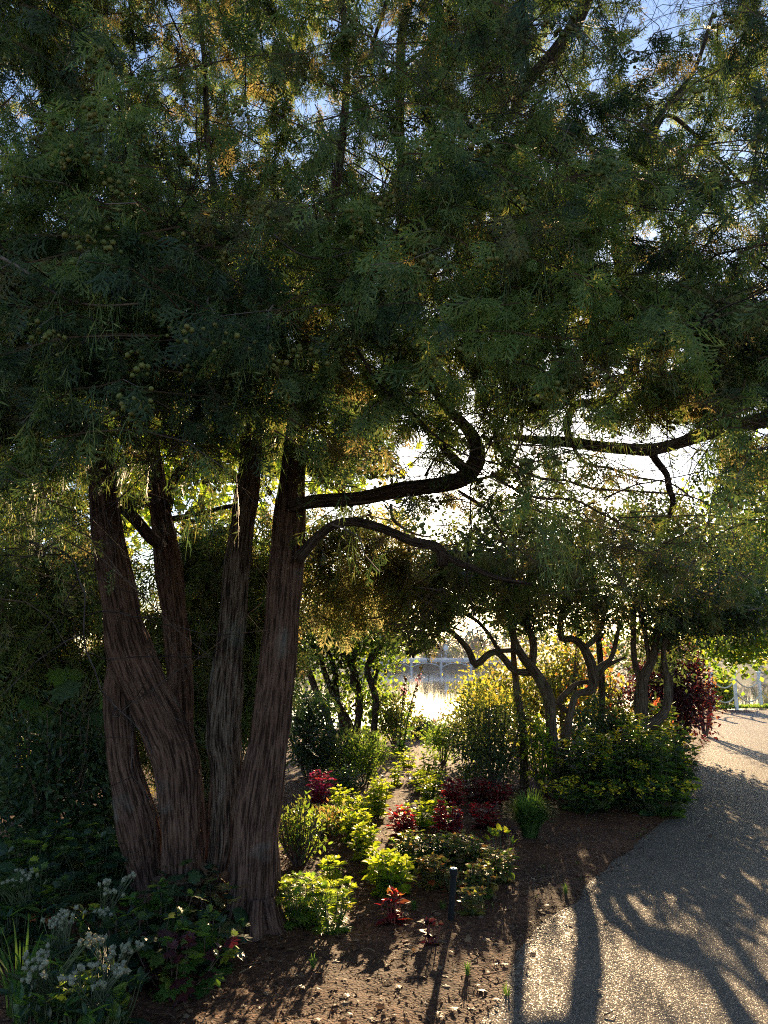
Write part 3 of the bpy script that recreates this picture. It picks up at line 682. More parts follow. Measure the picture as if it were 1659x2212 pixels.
def canopy(nb, xlo, xhi, split):
    # returns branchlets: start, dir, length
    Y = 3.5 + 6.0 * RNG.random(nb * 8) ** .85
    px = RNG.uniform(xlo, xhi, nb * 8); py = RNG.uniform(-650, 1320, nb * 8)
    r = np.stack([(px - CX), F * cp - (CY - py) * sp, F * sp + (CY - py) * cp], 1); p_ = r * (Y / r[:, 1])[:, None] + np.array([0, 0, CAMZ])
    d = dens(px, py); nz = fbm(p_ * 1.5 + 5, 3); tau = (-np.log(1 - np.clip(d, 0, .985)) / 4.2) ** 1.12
    tau = tau * np.clip(.1 + 5. * (nz - .38), .03, 1.8)
    ok = RNG.random(len(tau)) < tau * .62
    return p_[ok][:nb], Y[ok][:nb]
def build_crown(root, sel, nb, xlo, xhi, matf, conecount):
    st, Yb = canopy(nb, xlo, xhi, sel); n = len(st)
    az = RNG.random(n) * 2 * pi; d0 = np.stack([np.cos(az), np.sin(az), RNG.uniform(-.15, .35, n)], 1)
    L = RNG.uniform(.45, 1.1, n)
    tw = Acc(); F_ = [Acc() for _ in range(1)]; fol = Acc()
    ks = 34; tone = fbm(st * 1.15 + 31, 2); cpos = []
    for i in range(n):
        pts = []; p = st[i].copy(); d = unit(d0[i])
        for k in range(5):
            pts.append(p.copy()); d = unit(d + RNG.normal(size=3) * .16 + np.array([0, 0, -.17])); p = p + d * L[i] / 4
        tw.tube(pts, np.linspace(.0055, .0018, 5), 3, cap=False)
        pts = np.array(pts)
        t = np.sort(RNG.random(ks)) * 3.999; ti = t.astype(int); c = pts[ti] + (pts[np.minimum(ti + 1, 4)] - pts[ti]) * (t - ti)[:, None]
        dd = unit(unit(pts[4] - pts[0]) * .75 + RNG.normal(size=(ks, 3)) * .5 + np.array([0, 0, -.8]))
        qx, qy = proj(c + dd * .12); keep = RNG.random(ks) < np.clip(dens(qx, qy) * 1.3 + .01, 0, 1) * np.clip(.12 + 8. * (fbm(c * 3.4 + 9, 2) - .40), .05, 1) * np.where(boldd(qx, qy) < 34, .16, 1.)
        c = c[keep]; dd = dd[keep]
        if len(c): fol.inst(FRONDS[i % 5], c, dd, RNG.normal(size=(len(c), 3)) * .6 + np.array([0, 0, .8]), RNG.uniform(.09, .21, len(c)), 1 if i % 9 == 0 else (2 if tone[i] > .53 else (3 if tone[i] < .40 else 0)))
        if RNG.random() < .55 and len(c) > 3:
            m = RNG.integers(2, 7); o = c[RNG.integers(len(c))]
            fol.inst(HANG[i % 2], o + RNG.normal(size=(m, 3)) * .06, np.tile([(0, 0, -1.)], (m, 1)) + RNG.normal(size=(m, 3)) * .10, RNG.normal(size=(m, 3)), RNG.uniform(.25, .5, m), 0)
        if Yb[i] < 6 and len(c) > 2: cpos.append(c[-1])
    part(tw, 'twigs', M['twig'], root, False, 'stuff')
    part(fol, 'crown', [M['cyp'], M['cyp_brown'], M['cyp_dark'], M['cyp_light']], root)
    cn = Acc(); cpos = np.array(cpos); RNG.shuffle(cpos)
    for c in cpos[:conecount]:
        m = RNG.integers(8, 24); off = RNG.normal(size=(m, 3)) * np.array([.045, .03, .035])
        cn.inst(ICO1, c + off + np.array([0, 0, -.08]), rdir(m), rdir(m), RNG.uniform(.009, .0155, m))
    part(cn, 'cones', M['cone'], root, True, 'stuff')
build_crown(cy, 0, 4350, -500, 1130, None, 560)
build_crown(rt, 0, 2600, 1090, 2150, None, 260)
# thin meandering branches inside the crowns
def inner(root, nb, xlo, xhi):
    st, Yb = canopy(nb, xlo, xhi, 0); a = Acc()
    for s in st: twigs(a, s, rdir(1, .1)[0], RNG.uniform(.8, 1.8), RNG.uniform(.004, .009), 3, 4, .35)
    part(a, 'branches', M['limb'], root, True, 'stuff')
inner(cy, 150, -300, 1130); inner(rt, 110, 1090, 2000)

# ------------------------------------------------------------------ generic woody things
def crown_leaves(acc, blobs, leaf, size, mats_w, clump=(18, .16), orient=.5, keepout=None, hang=0.):
    """blobs: (px,py,Y,rx_px,ry_px,ry_m,n)"""
    for (px, py, Y, rx, ry, rd, n) in blobs:
        c = P(px, py, Y); sx = rx * Y / F; sz = ry * Y / F
        nc = max(1, n // clump[0])
        u = np.clip(RNG.normal(size=(nc, 3)) * .52, -1.35, 1.35)
        cc = c + u * np.array([sx, rd, sz])
        m = clump[0]; p_ = (cc[:, None] + RNG.normal(size=(nc, m, 3)) * clump[1]).reshape(-1, 3)
        out = unit((p_ - c) / np.array([sx, rd, sz]) + 1e-6)
        if keepout is not None:
            qx, qy = proj(p_); k = ~keepout(qx, qy); p_ = p_[k]; out = out[k]
        if not len(p_): continue
        N_ = len(p_); d = unit(out * orient + rdir(N_) + np.array([0, 0, -hang]))
        w = RNG.random(N_); cum = np.cumsum([q for q in mats_w]); mi = np.searchsorted(cum / cum[-1], fbm(p_ * 2.2 + 3, 2) * .75 + w * .25 * 1.0)
        for k in range(len(mats_w)):
            s = mi == k
            if s.any(): acc.inst(leaf, p_[s], d[s], RNG.normal(size=(s.sum(), 3)) * .7 + np.array([0, 0, .8]), RNG.uniform(size[0], size[1], s.sum()), k)
def tree(name, label, cat, base, limbs, Y, blobs, leaf, size, mats, weights, bark='gnarl', group=None, clump=(18, .16), keepout=None, hang=0., tw=10, orient=.5, seg=12):
    b = np.array(base, float); root = thing(name, tuple(b), label, cat, group)
    for i, l in enumerate(limbs):
        a = Acc(); q = limb(a, l[1], l[0][0], l[0][1], seg, .06, .08, 5, .16, l[0][2] if len(l[0]) > 2 else False)
        part(a, 'trunk' if (len(l[0]) > 2 and l[0][2]) else 'limb', M[bark], root, True)
    a = Acc()
    for (px, py, YY, rx, ry, rd, n) in blobs:
        for k in range(tw):
            c = P(px, py, YY); e = c + rdir(1)[0] * np.array([rx * YY / F, rd, ry * YY / F]) * .8
            s = c + rdir(1)[0] * .15; s[2] -= ry * YY / F * .6
            mid = (s + e) / 2 + RNG.normal(size=3) * .08; a.tube([s, mid, e], [.018, .012, .004], 4, 0, .12, cap=False)
    if tw: part(a, 'branches', M[bark], root, True, 'stuff')
    a = Acc(); crown_leaves(a, blobs, leaf, size, weights, clump, orient, keepout, hang); part(a, 'crown', [M[m] for m in mats], root)
    return root
SKYHOLE = lambda x, y: (((x - 1003) / 55) ** 2 + ((y - 1357) / 27) ** 2 < 1) | ((x > 850) & (x < 1010) & (y > 1412 + 0 * x)) | (((x - 975) / 40) ** 2 + ((y - 1400) / 22) ** 2 < 1)

# gnarled tree A
bA = G(1195, 1722)
tree('gnarled_tree', 'gnarled small tree with a zigzag branch pointing left toward the lake', 'tree', bA, [
    ((9.7, 10.1, True), [(1198, 1722, 15), (1193, 1617, 12), (1190, 1560, 11), (1187, 1513, 12), (1172, 1477, 12), (1150, 1444, 11), (1130, 1420, 10), (1112, 1385, 8), (1100, 1330, 6)]),
    ((10.0, 10.3), [(1148, 1444, 8), (1152, 1390, 8), (1134, 1335, 6), (1145, 1280, 4)]),
    ((10.0, 9.9), [(1160, 1452, 8), (1112, 1450, 7), (1090, 1424, 7), (1070, 1408, 7), (1049, 1418, 7), (1027, 1436, 8), (1013, 1405, 7), (988, 1376, 6), (956, 1347, 5), (935, 1315, 4)]),
    ((9.9, 10.2), [(1135, 1425, 5), (1110, 1405, 5), (1080, 1406, 5), (1064, 1382, 4), (1035, 1345, 4), (1000, 1325, 3)]),
    ((9.75, 9.8), [(1190, 1620, 8), (1165, 1578, 7), (1140, 1555, 5), (1120, 1530, 3)])],
    10, [(1010, 1245, 10, 130, 55, .8, 1700), (1120, 1240, 10.3, 120, 75, 1., 2300), (930, 1325, 9.9, 90, 45, .6, 2000), (895, 1375, 9.8, 48, 32, .35, 620), (1130, 1330, 10.2, 90, 30, .7, 1400), (1090, 1160, 10.4, 130, 50, .8, 1200), (1000, 1190, 10, 110, 50, .6, 1300)],
    DIA, (.05, .10), ['dark', 'olive'], [.8, .2], keepout=SKYHOLE, hang=.2, clump=(18, .13))
bA2 = G(1128, 1700)
tree('gnarled_tree', 'slender dark-stemmed tree just left of the thick gnarled trunk', 'tree', bA2, [
    ((10.1, 10.2, True), [(1132, 1690, 9), (1130, 1570, 8), (1118, 1500, 8), (1114, 1470, 7), (1110, 1430, 6), (1108, 1380, 5), (1120, 1310, 4)])],
    10, [(1105, 1290, 10.6, 60, 40, .5, 900)], DIA, (.05, .10), ['dark', 'olive'], [.8, .2], keepout=SKYHOLE, tw=4)
bC = G(1222, 1715)
tree('gnarled_tree', 'crooked small tree with looping branches between two thicker gnarled trunks', 'tree', bC, [
    ((9.9, 10.3, True), [(1222, 1715, 10), (1222, 1603, 9), (1232, 1540, 8), (1246, 1500, 7), (1278, 1490, 9), (1280, 1450, 10), (1271, 1420, 10), (1256, 1394, 8), (1235, 1380, 7), (1213, 1379, 7), (1211, 1333, 5), (1225, 1280, 4)]),
    ((10.1, 10.4), [(1262, 1400, 6), (1285, 1380, 6), (1300, 1350, 5), (1310, 1290, 4)]),
    ((10.1, 10.2), [(1280, 1455, 7), (1300, 1437, 6), (1318, 1425, 5), (1328, 1398, 5), (1340, 1340, 4)]),
    ((10.0, 10.5), [(1230, 1540, 6), (1206, 1520, 6), (1225, 1495, 6), (1246, 1477, 5), (1290, 1468, 4), (1310, 1440, 4), (1350, 1420, 3)])],
    10, [(1235, 1260, 10.6, 110, 60, .8, 2400), (1220, 1170, 10.8, 140, 70, .9, 2000), (1200, 1110, 10.8, 130, 50, .8, 1100), (1260, 1335, 10.5, 80, 24, .5, 900)], DIA, (.05, .10), ['dark', 'olive'], [.75, .25], hang=.2, clump=(18, .13))
bB = G(1350, 1712)
tree('gnarled_tree', 'leaning gnarled tree with several twisting stems above yellow flowers', 'tree', bB, [
    ((10.0, 10.5, True), [(1325, 1700, 14), (1346, 1612, 13), (1375, 1576, 12), (1415, 1560, 11), (1438, 1531, 9), (1441, 1481, 7), (1433, 1405, 6), (1444, 1369, 6), (1460, 1310, 5)]),
    ((10.2, 10.6), [(1388, 1572, 12), (1387, 1513, 12), (1388, 1470, 11), (1409, 1423, 9), (1420, 1370, 7), (1430, 1300, 5)]),
    ((10.4, 10.6), [(1386, 1480, 7), (1370, 1423, 6), (1368, 1333, 6), (1375, 1270, 4)]),
    ((10.4, 10.6), [(1432, 1440, 5), (1450, 1470, 4), (1442, 1500, 4)]),
    ((10.3, 10.6), [(1380, 1560, 7), (1376, 1500, 6), (1400, 1440, 5), (1395, 1380, 5), (1380, 1310, 4)])],
    10.4, [(1380, 1275, 10.8, 120, 65, .9, 2400), (1500, 1330, 10.6, 120, 40, .8, 2000), (1600, 1325, 10.4, 90, 30, .6, 1500), (1400, 1180, 11, 130, 60, .8, 1900), (1420, 1110, 11, 110, 40, .7, 900), (1560, 1290, 10.9, 110, 50, .8, 2000), (1440, 1365, 10.7, 90, 22, .6, 1000), (1400, 1420, 11, 80, 50, .4, 800)],
    DIA, (.05, .10), ['dark', 'olive'], [.7, .3], hang=.2, clump=(18, .13))

# mid-left multi-stem trees at the shore
tree('shore_tree', 'dark many-stemmed leafy tree standing against the glittering water', 'tree', G(757, 1640), [
    ((15., 15.1, True), [(763, 1640, 12), (760, 1610, 11), (754, 1567, 10), (733, 1527, 8), (711, 1477, 6), (689, 1412, 5)]),
    ((15., 15.3), [(762, 1620, 9), (776, 1540, 8), (777, 1500, 7), (769, 1463, 7), (747, 1405, 6), (740, 1340, 4)]),
    ((15.2, 15.3), [(745, 1600, 7), (728, 1500, 6), (722, 1441, 6), (700, 1390, 5)]),
    ((15., 15.6), [(762, 1480, 6), (765, 1400, 6), (770, 1320, 5)])],
    15, [(745, 1340, 15.2, 100, 60, 1.2, 3600), (730, 1415, 15.3, 70, 40, .8, 900), (770, 1500, 15.6, 70, 60, .6, 500), (700, 1500, 15.8, 50, 50, .6, 420)], DIA_R, (.07, .12), ['dark', 'green'], [.5, .5], 'limb', clump=(14, .2), seg=10)
tree('shore_tree', 'thin bare-stemmed tree leaning left beside the water', 'tree', G(715, 1630), [
    ((14.6, 14.8, True), [(718, 1630, 8), (711, 1560, 7.5), (688, 1506, 7), (664, 1441, 6), (650, 1400, 4)])],
    15, [(650, 1370, 14.8, 50, 40, .6, 700)], DIA_R, (.07, .12), ['dark', 'green'], [.4, .6], 'limb', clump=(14, .2), seg=10, tw=4)
tree('shore_tree', 'crooked tree with fresh green leaves nearest the open water view', 'tree', G(803, 1630), [
    ((14.7, 14.9, True), [(806, 1630, 8), (808, 1580, 7), (812, 1513, 7), (803, 1480, 7), (794, 1450, 7), (800, 1425, 7), (817, 1400, 7), (832, 1365, 5), (845, 1320, 4)]),
    ((14.8, 15.1), [(806, 1480, 4), (815, 1450, 4), (812, 1430, 3)])],
    15, [(825, 1392, 15.2, 26, 34, .4, 700), (800, 1340, 15.2, 60, 50, .8, 1300), (815, 1500, 15.3, 26, 45, .4, 330), (805, 1560, 15.6, 60, 45, .5, 450)], DIA_R, (.07, .12), ['green', 'yelgreen'], [.6, .4], 'limb', clump=(12, .2), seg=10, tw=5)

# weeping conifer behind the right-hand trunk, its sunlight painted in as olive-gold
def conifer(name, label, base, blobs, mats, w, n_scale=1., trunkpts=None, Y=9, size=(.2, .36)):
    root = thing(name, tuple(base), label, 'tree')
    a = Acc()
    for (px, py, YY, rx, ry, rd, n) in blobs:
        c = P(px, py, YY); u = np.clip(RNG.normal(size=(n, 3)) * .6, -1.6, 1.6); p_ = c + u * np.array([rx * YY / F, rd, ry * YY / F])
        k = (fbm(p_ * 2.6 + 8, 3) > .45) & (RNG.random(n) < (.62 if 'gold' in label or 'spreading' in label else 1.)); p_ = p_[k]; m = len(p_)
        d = unit(RNG.normal(size=(m, 3)) * .45 + np.array([0, 0, -.8])); mi = (RNG.random(m) > w).astype(int)
        for q in (0, 1):
            s = mi == q
            for f_ in range(5):
                s2 = s & (np.arange(m) % 5 == f_)
                if s2.any(): a.inst(FRONDS[f_], p_[s2], d[s2], RNG.normal(size=(s2.sum(), 3)), RNG.uniform(size[0], size[1], s2.sum()), q)
    part(a, 'crown', [M[mats[0]], M[mats[1]]], root)
    a = Acc(); limb(a, trunkpts, Y, Y, 12, .1, .1, 6, .1, True); part(a, 'trunk', M['limb'], root, True)
    a = Acc()
    for (px, py, YY, rx, ry, rd, n) in blobs:
        for k in range(6):
            s = P(px, py, YY); twigs(a, s + RNG.normal(size=3) * .2, rdir(1)[0], rx * YY / F, .012, 1, 4)
    part(a, 'branches', M['twig'], root, True, 'stuff'); return root
conifer('weeping_conifer', 'weeping conifer with its backlight painted olive-gold, right of the reddish trunk', G(690, 1700), [(700, 1190, 8.8, 45, 90, .12, 400), (775, 1170, 9.2, 50, 75, .12, 330), (850, 1200, 9.0, 48, 80, .12, 330), (735, 1290, 9.6, 60, 60, .12, 330), (820, 1280, 9.3, 50, 50, .12, 220), (905, 1240, 9.6, 45, 50, .15, 260), (960, 1200, 9.4, 40, 50, .15, 200)],
        ['cyp_sunlit', 'cyp'], .66, trunkpts=[(590, 1720, 14), (600, 1500, 12), (640, 1300, 9), (700, 1150, 6)], Y=9.6)
conifer('weeping_conifer', 'dark weeping conifer between the trunks of the big cypress', G(450, 1760), [(450, 1210, 8.6, 80, 70, .5, 800), (460, 1330, 9, 120, 70, .7, 1300), (450, 1450, 9.4, 130, 90, .7, 1500), (560, 1180, 8.8, 60, 90, .5, 500), (560, 1400, 9, 80, 110, .5, 1100), (430, 1580, 9.2, 120, 80, .5, 900)],
        ['cyp_brown', 'cyp'], .3, trunkpts=[(455, 1760, 12), (450, 1500, 11), (455, 1300, 9), (450, 1150, 6)], Y=9.2)
conifer('weeping_conifer', 'very dark conifer filling the left edge behind the fused stems', G(100, 1770), [(60, 1300, 7.6, 150, 90, .8, 1800), (60, 1420, 7.8, 170, 80, .8, 1800), (190, 1480, 8.4, 90, 130, .6, 1200), (160, 1250, 8.5, 90, 90, .6, 1000), (-120, 1350, 7.6, 170, 200, .9, 1700)],
        ['cyp', 'cyp_brown'], .8, trunkpts=[(20, 1800, 30), (30, 1500, 26), (60, 1200, 20), (90, 1000, 14)], Y=8.6)

conifer('weeping_conifer', 'dark feathery conifer spreading over the gnarled trees below the sun', G(1290, 1690), [(1120, 1150, 8.2, 36, 70, .3, 150), (1010, 1235, 8.6, 60, 50, .4, 230), (1075, 1240, 9.0, 40, 75, .4, 230), (1170, 1215, 8.4, 50, 85, .4, 330), (1255, 1200, 9.4, 46, 95, .4, 330), (1330, 1170, 8.8, 50, 75, .4, 260), (1410, 1230, 9.6, 44, 85, .4, 260), (1300, 1290, 9.6, 60, 45, .4, 200), (940, 1300, 8.6, 60, 34, .4, 260), (895, 1365, 8.8, 40, 28, .3, 120), (1490, 1200, 9.9, 50, 80, .4, 220), (1560, 1270, 9.6, 50, 50, .4, 180)],
        ['cyp', 'cyp_brown'], .6, trunkpts=[(1290, 1690, 8), (1300, 1500, 7), (1290, 1350, 6), (1270, 1150, 4)], Y=11.2, size=(.16, .3))
# broadleaf maples behind, glowing yellow-green
tree('maple_tree', 'backlit maple with glowing yellow-green leaves seen between the trunk tops', 'tree', G(420, 1600), [
    ((15, 15, True), [(430, 1620, 18), (430, 1400, 14), (425, 1200, 11), (440, 1050, 8), (460, 900, 5)])],
    15, [(420, 900, 14.5, 160, 90, 1.2, 1300), (360, 1030, 14.5, 150, 70, 1., 900), (560, 920, 14.5, 90, 90, 1., 600), (270, 1060, 15, 60, 110, .8, 500), (20, 1060, 14, 80, 110, 1, 500), (720, 1000, 14, 130, 80, .8, 520), (840, 1110, 13.5, 30, 18, .3, 24), (470, 1130, 15, 150, 50, .8, 350)],
    MAPLE, (.16, .26), ['yelgreen', 'green'], [.65, .35], 'limb', clump=(9, .22), tw=7)
# right side trees
tree('willow_oak', 'tall backlit yellow-green tree at the right edge beyond the path', 'tree', G(1800, 1640), [
    ((16, 16, True), [(1800, 1640, 22), (1790, 1400, 18), (1760, 1200, 14), (1720, 1000, 10)]),
    ((16, 16), [(1790, 1420, 10), (1700, 1330, 7), (1620, 1300, 5), (1560, 1320, 3)])],
    16, [(1640, 1040, 16, 90, 70, 1.2, 1900), (1620, 1180, 16, 110, 70, 1.2, 2600), (1600, 1280, 15.8, 110, 50, 1., 2000), (1605, 1365, 15.4, 75, 38, .8, 1400), (1720, 1250, 16, 120, 130, 1.5, 2600), (1660, 1372, 15.6, 90, 38, .8, 1200), (1560, 1395, 15.5, 50, 30, .5, 600)],
    DIA_R, (.09, .15), ['yelgreen', 'green', 'olive'], [.42, .33, .25], 'limb', clump=(14, .22), tw=5)
tree('olive_tree', 'mid-height backlit olive-green tree left of the tall right-edge tree', 'tree', G(1560, 1640), [
    ((13, 13, True), [(1440, 1640, 10), (1445, 1500, 9), (1455, 1350, 8), (1480, 1220, 6)])],
    13, [(1470, 1230, 12.6, 110, 60, .9, 2600), (1540, 1170, 13, 70, 60, .8, 1400), (1400, 1130, 12.8, 90, 40, .7, 900), (1480, 1320, 12.6, 110, 40, .8, 1500), (1600, 1230, 13.2, 80, 70, .8, 1200)],
    DIA, (.06, .11), ['olive', 'green'], [.7, .3], 'limb', clump=(16, .16), tw=6)

# ------------------------------------------------------------------ shrubs
def shrub(name, label, cat, px, pyb, wpx, hpx, dm, n, leaf, size, mats, weights, stems=8, group=None, shell=.55, tops=None, lean=0., stemmat='twig', low=.12, clump=None):
    g = G(px, pyb); x0, y0 = g[0], g[1]; z0 = gz(x0, y0); k = y0 / F * (1.02); W = wpx * k / 2; H = hpx * k
    root = thing(name, (x0, y0, z0), label, cat, group)
    a = Acc(); c = np.array([x0, y0, z0 + H * .5])
    for i in range(stems):
        u = rdir(1, .6)[0]; e = np.array([x0 + u[0] * W * .85, y0 + u[1] * dm * .85, z0 + H * RNG.uniform(.5, .92)])
        b = np.array([x0 + u[0] * .12 * W, y0 + u[1] * .1 * dm, z0 - .03]); m_ = (b + e) / 2 + np.array([u[0] * W * .2, 0, H * .08])
        a.tube([b, m_, e], [max(.006, H * .014), max(.005, H * .01), .003], 5, 0, .08, cap=False)
    if stems: part(a, 'stems', M[stemmat], root, True, 'stuff' if stems > 4 else None)
    a = Acc(); nc = n // 10
    u = rdir(nc); rr = (RNG.random(nc) ** (1 - shell))[:, None]
    lump = .78 + .5 * (fbm(u * 2.3 + x0, 2)[:, None] - .3)
    cc = u * rr * lump
    cc = cc * np.array([W, dm, H * .5]) + c; cc[:, 2] = np.maximum(cc[:, 2], z0 + H * low * RNG.random(nc))
    cs = min(W, H) * .09 + .015
    p_ = (cc[:, None] + RNG.normal(size=(nc, 10, 3)) * cs).reshape(-1, 3); p_[:, 2] = np.maximum(p_[:, 2], z0 + .01)
    out = unit((p_ - c) / np.array([W, dm, H * .5]) + 1e-6); d = unit(out * .8 + rdir(len(p_)) * .8)
    hrel = (p_[:, 2] - z0) / H
    cum = np.cumsum(weights) / np.sum(weights); mi = np.searchsorted(cum, np.clip(fbm(p_ * 3 + x0, 2) * .7 + RNG.random(len(p_)) * .3, 0, .9999))
    if tops is not None:
        mi = np.where((hrel > tops[1]) & (fbm(p_ * 5 + 1, 2) + (hrel - .8) > tops[2]), tops[0], mi)
    for q in range(len(mats)):
        s = mi == q
        if s.any(): a.inst(leaf, p_[s], d[s], RNG.normal(size=(s.sum(), 3)) * .5 + out[s] * .6 + np.array([0, 0, .6]), RNG.uniform(size[0], size[1], s.sum()), q)
    part(a, 'foliage', [M[m] for m in mats], root, False); return root
shrub('round_shrub', 'dense dark rounded shrub with yellow tips, its sunlit top coloured gold, beside the bed', 'shrub', 1058, 1712, 185, 225, .7, 5200, LEAF, (.04, .07), ['dark', 'olive', 'gold', 'autumn'], [.56, .44, 0, 0], tops=(2, .72, .5))  # upper leaves turned gold, partly new tips, partly sun on the crown
shrub('nandina_shrub', 'bright yellow-green shrub with orange-red new leaves behind the dark round shrub', 'shrub', 1040, 1655, 170, 160, .5, 1500, LEAF_N, (.06, .1), ['green', 'lime', 'autumn'], [.42, .40, .18])
shrub('golden_shrub', 'large loose golden-green shrub leaning over the water', 'shrub', 1100, 1640, 262, 225, 1.1, 4600, DIA_R, (.05, .085), ['olive', 'gold', 'green'], [.38, .34, .28], shell=.4)
shrub('golden_shrub', 'airy golden-yellow shrub seen through the gnarled trunks', 'shrub', 1215, 1640, 240, 300, 1.0, 3300, DIA_R, (.05, .085), ['gold', 'olive', 'green'], [.40, .3, .3], shell=.35)
shrub('yellow_maple_bush', 'yellow-leaved bush behind the twisting branches', 'shrub', 1270, 1630, 200, 260, .8, 1100, MAPLE, (.08, .13), ['gold', 'autumn', 'yelgreen'], [.5, .12, .38], shell=.3)
shrub('backlit_shrub', 'narrow bright green shrub at the foot of the gnarled trunk', 'shrub', 1168, 1722, 60, 165, .3, 900, LEAF, (.045, .075), ['green', 'lime', 'autumn'], [.55, .37, .08], shell=.35)
shrub('maroon_maple', 'dark maroon lace-leaf maple bush bordering the path', 'shrub', 1458, 1634, 165, 235, .9, 9000, LEAF, (.06, .1), ['maroon', 'dark'], [.8, .2], tops=None)
shrub('maroon_maple', 'smaller purple-brown bush behind the leaning gnarled tree', 'shrub', 1340, 1625, 130, 165, .6, 2200, LEAF_N, (.06, .1), ['maroon', 'dark'], [.7, .3])
shrub('red_maple', 'backlit red feathery maple edging the sunny path', 'shrub', 1522, 1590, 62, 160, .4, 1000, LEAF_N, (.06, .1), ['autumn', 'maroon', 'gold'], [.42, .38, .2], shell=.3)
shrub('green_shrub', 'mid-green leafy shrub behind the stems of the leaning tree', 'shrub', 1310, 1690, 140, 170, .5, 2400, LEAF, (.05, .08), ['dark', 'green'], [.7, .3])
shrub('shore_bush', 'pale yellow-green bush beside the first white fence post', 'shrub', 1565, 1530, 62, 84, .8, 1500, DIA_R, (.09, .15), ['gold', 'green'], [.55, .45], shell=.3)
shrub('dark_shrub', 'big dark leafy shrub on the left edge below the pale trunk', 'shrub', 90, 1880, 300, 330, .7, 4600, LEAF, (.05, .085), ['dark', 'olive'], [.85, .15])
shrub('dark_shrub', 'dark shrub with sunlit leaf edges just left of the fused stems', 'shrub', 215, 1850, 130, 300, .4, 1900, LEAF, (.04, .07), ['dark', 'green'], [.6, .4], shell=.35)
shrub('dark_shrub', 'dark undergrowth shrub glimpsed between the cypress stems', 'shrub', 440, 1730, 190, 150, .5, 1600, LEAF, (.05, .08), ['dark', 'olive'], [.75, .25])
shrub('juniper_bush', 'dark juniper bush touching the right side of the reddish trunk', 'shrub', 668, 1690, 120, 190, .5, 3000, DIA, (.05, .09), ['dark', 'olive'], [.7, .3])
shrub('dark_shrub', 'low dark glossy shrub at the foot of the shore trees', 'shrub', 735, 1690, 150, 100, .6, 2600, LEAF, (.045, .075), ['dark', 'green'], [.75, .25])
shrub('nandina_shrub', 'small dark shrub with orange-red leaf tips beside the mulch gap', 'shrub', 785, 1700, 110, 105, .4, 1500, LEAF_N, (.05, .09), ['dark', 'green', 'autumn'], [.5, .3, .2])
shrub('green_shrub', 'sunlit small-leaved shrub left of the hollyhock stems', 'shrub', 855, 1618, 120, 110, .7, 2300, DIA_R, (.045, .075), ['green', 'olive', 'lime'], [.4, .3, .3], shell=.3)
shrub('clipped_hedge', 'low clipped dark hedge at the water end of the bed', 'hedge', 905, 1600, 90, 40, .4, 2200, DIA_R, (.04, .06), ['dark', 'olive'], [.8, .2], shell=.6)
shrub('pink_flower_bush', 'leafy bush dotted with pale pink flowers left of the dark round shrub', 'shrub', 955, 1660, 95, 100, .4, 1800, LEAF, (.04, .065), ['green', 'olive', 'pink'], [.6, .36, .04], tops=(2, .8, .66), shell=.3)

# yellow-flowered perennial clump, each plant its own thing
def stemmy(name, label, cat, px, pyb, hpx, spread, nst, leafproto, leafsize, mats, weights, group=None, node=.06, stemmat='stem', droop=.25, bloom=None, x=None, y=None, h=None, up=.15):
    if x is None:
        g = G(px, pyb); x, y = g[0], g[1]
    z = gz(x, y); H = hpx * y / F * 1.03 if h is None else h
    root = thing(name, (x, y, z), label, cat, group); st = Acc(); lf = Acc(); bl = Acc(); nb = 0
    LP, LD, LS = [], [], []
    nst = int(nst * 1.5)
    for s in range(nst):
        an = RNG.random() * 2 * pi; sp_ = spread * sqrt(RNG.random()); b = np.array([x + cos(an) * sp_ * .3, y + sin(an) * sp_ * .3, z - .02])
        hh = H * RNG.uniform(.72, 1.0) * (1 - .25 * (sp_ / max(spread, 1e-3)) ** 2); e = np.array([x + cos(an) * sp_, y + sin(an) * sp_, z + hh]); m_ = (b + e) / 2 + np.array([cos(an), sin(an), .3]) * hh * .08
        st.tube([b, m_, e], [.0045, .0035, .002], 4, 0, .05, cap=False)
        nn = max(2, int(hh / node)); t = np.linspace(.18, 1, nn)
        for i, tt in enumerate(t):
            p_ = (1 - tt) ** 2 * b + 2 * tt * (1 - tt) * m_ + tt * tt * e; a0 = i * 1.57 + RNG.random() * .6
            for q in (0, pi):
                LP.append(p_); LD.append((cos(a0 + q), sin(a0 + q), up - droop * RNG.random() + (tt ** 4) * .5)); LS.append(RNG.uniform(leafsize[0], leafsize[1]) * (1.2 - .5 * tt ** 3))
        for q in range(2):
            LP.append(e); LD.append((RNG.normal(), RNG.normal(), 1.)); LS.append(leafsize[0] * .6)
        if bloom and RNG.random() < bloom[1]:
            m = bloom[2]; bl.inst(DIA_R, e + np.array([0, 0, .012]) + RNG.normal(size=(m, 3)) * bloom[4], unit(RNG.normal(size=(m, 3)) * np.array([1, 1, .3])), np.tile([(0, 0, 1.)], (m, 1)) + RNG.normal(size=(m, 3)) * .3, RNG.uniform(bloom[3] * .7, bloom[3], m)); nb += 1
    LP, LD, LS = np.array(LP), np.array(LD), np.array(LS)
    cum = np.cumsum(weights) / np.sum(weights); mi = np.searchsorted(cum, RNG.random(len(LP)) * .9999)
    for q in range(len(mats)):
        s = mi == q
        if s.any(): lf.inst(leafproto, LP[s], LD[s], np.tile([(0, 0, 1.)], (s.sum(), 1)) + RNG.normal(size=(s.sum(), 3)) * .25, LS[s], q)
    part(st, 'stems', M[stemmat], root, True, 'stuff' if nst > 4 else None); part(lf, 'foliage', [M[m] for m in mats], root)
    if nb: part(bl, 'blooms', M[bloom[0]], root, False, 'stuff')
    return root
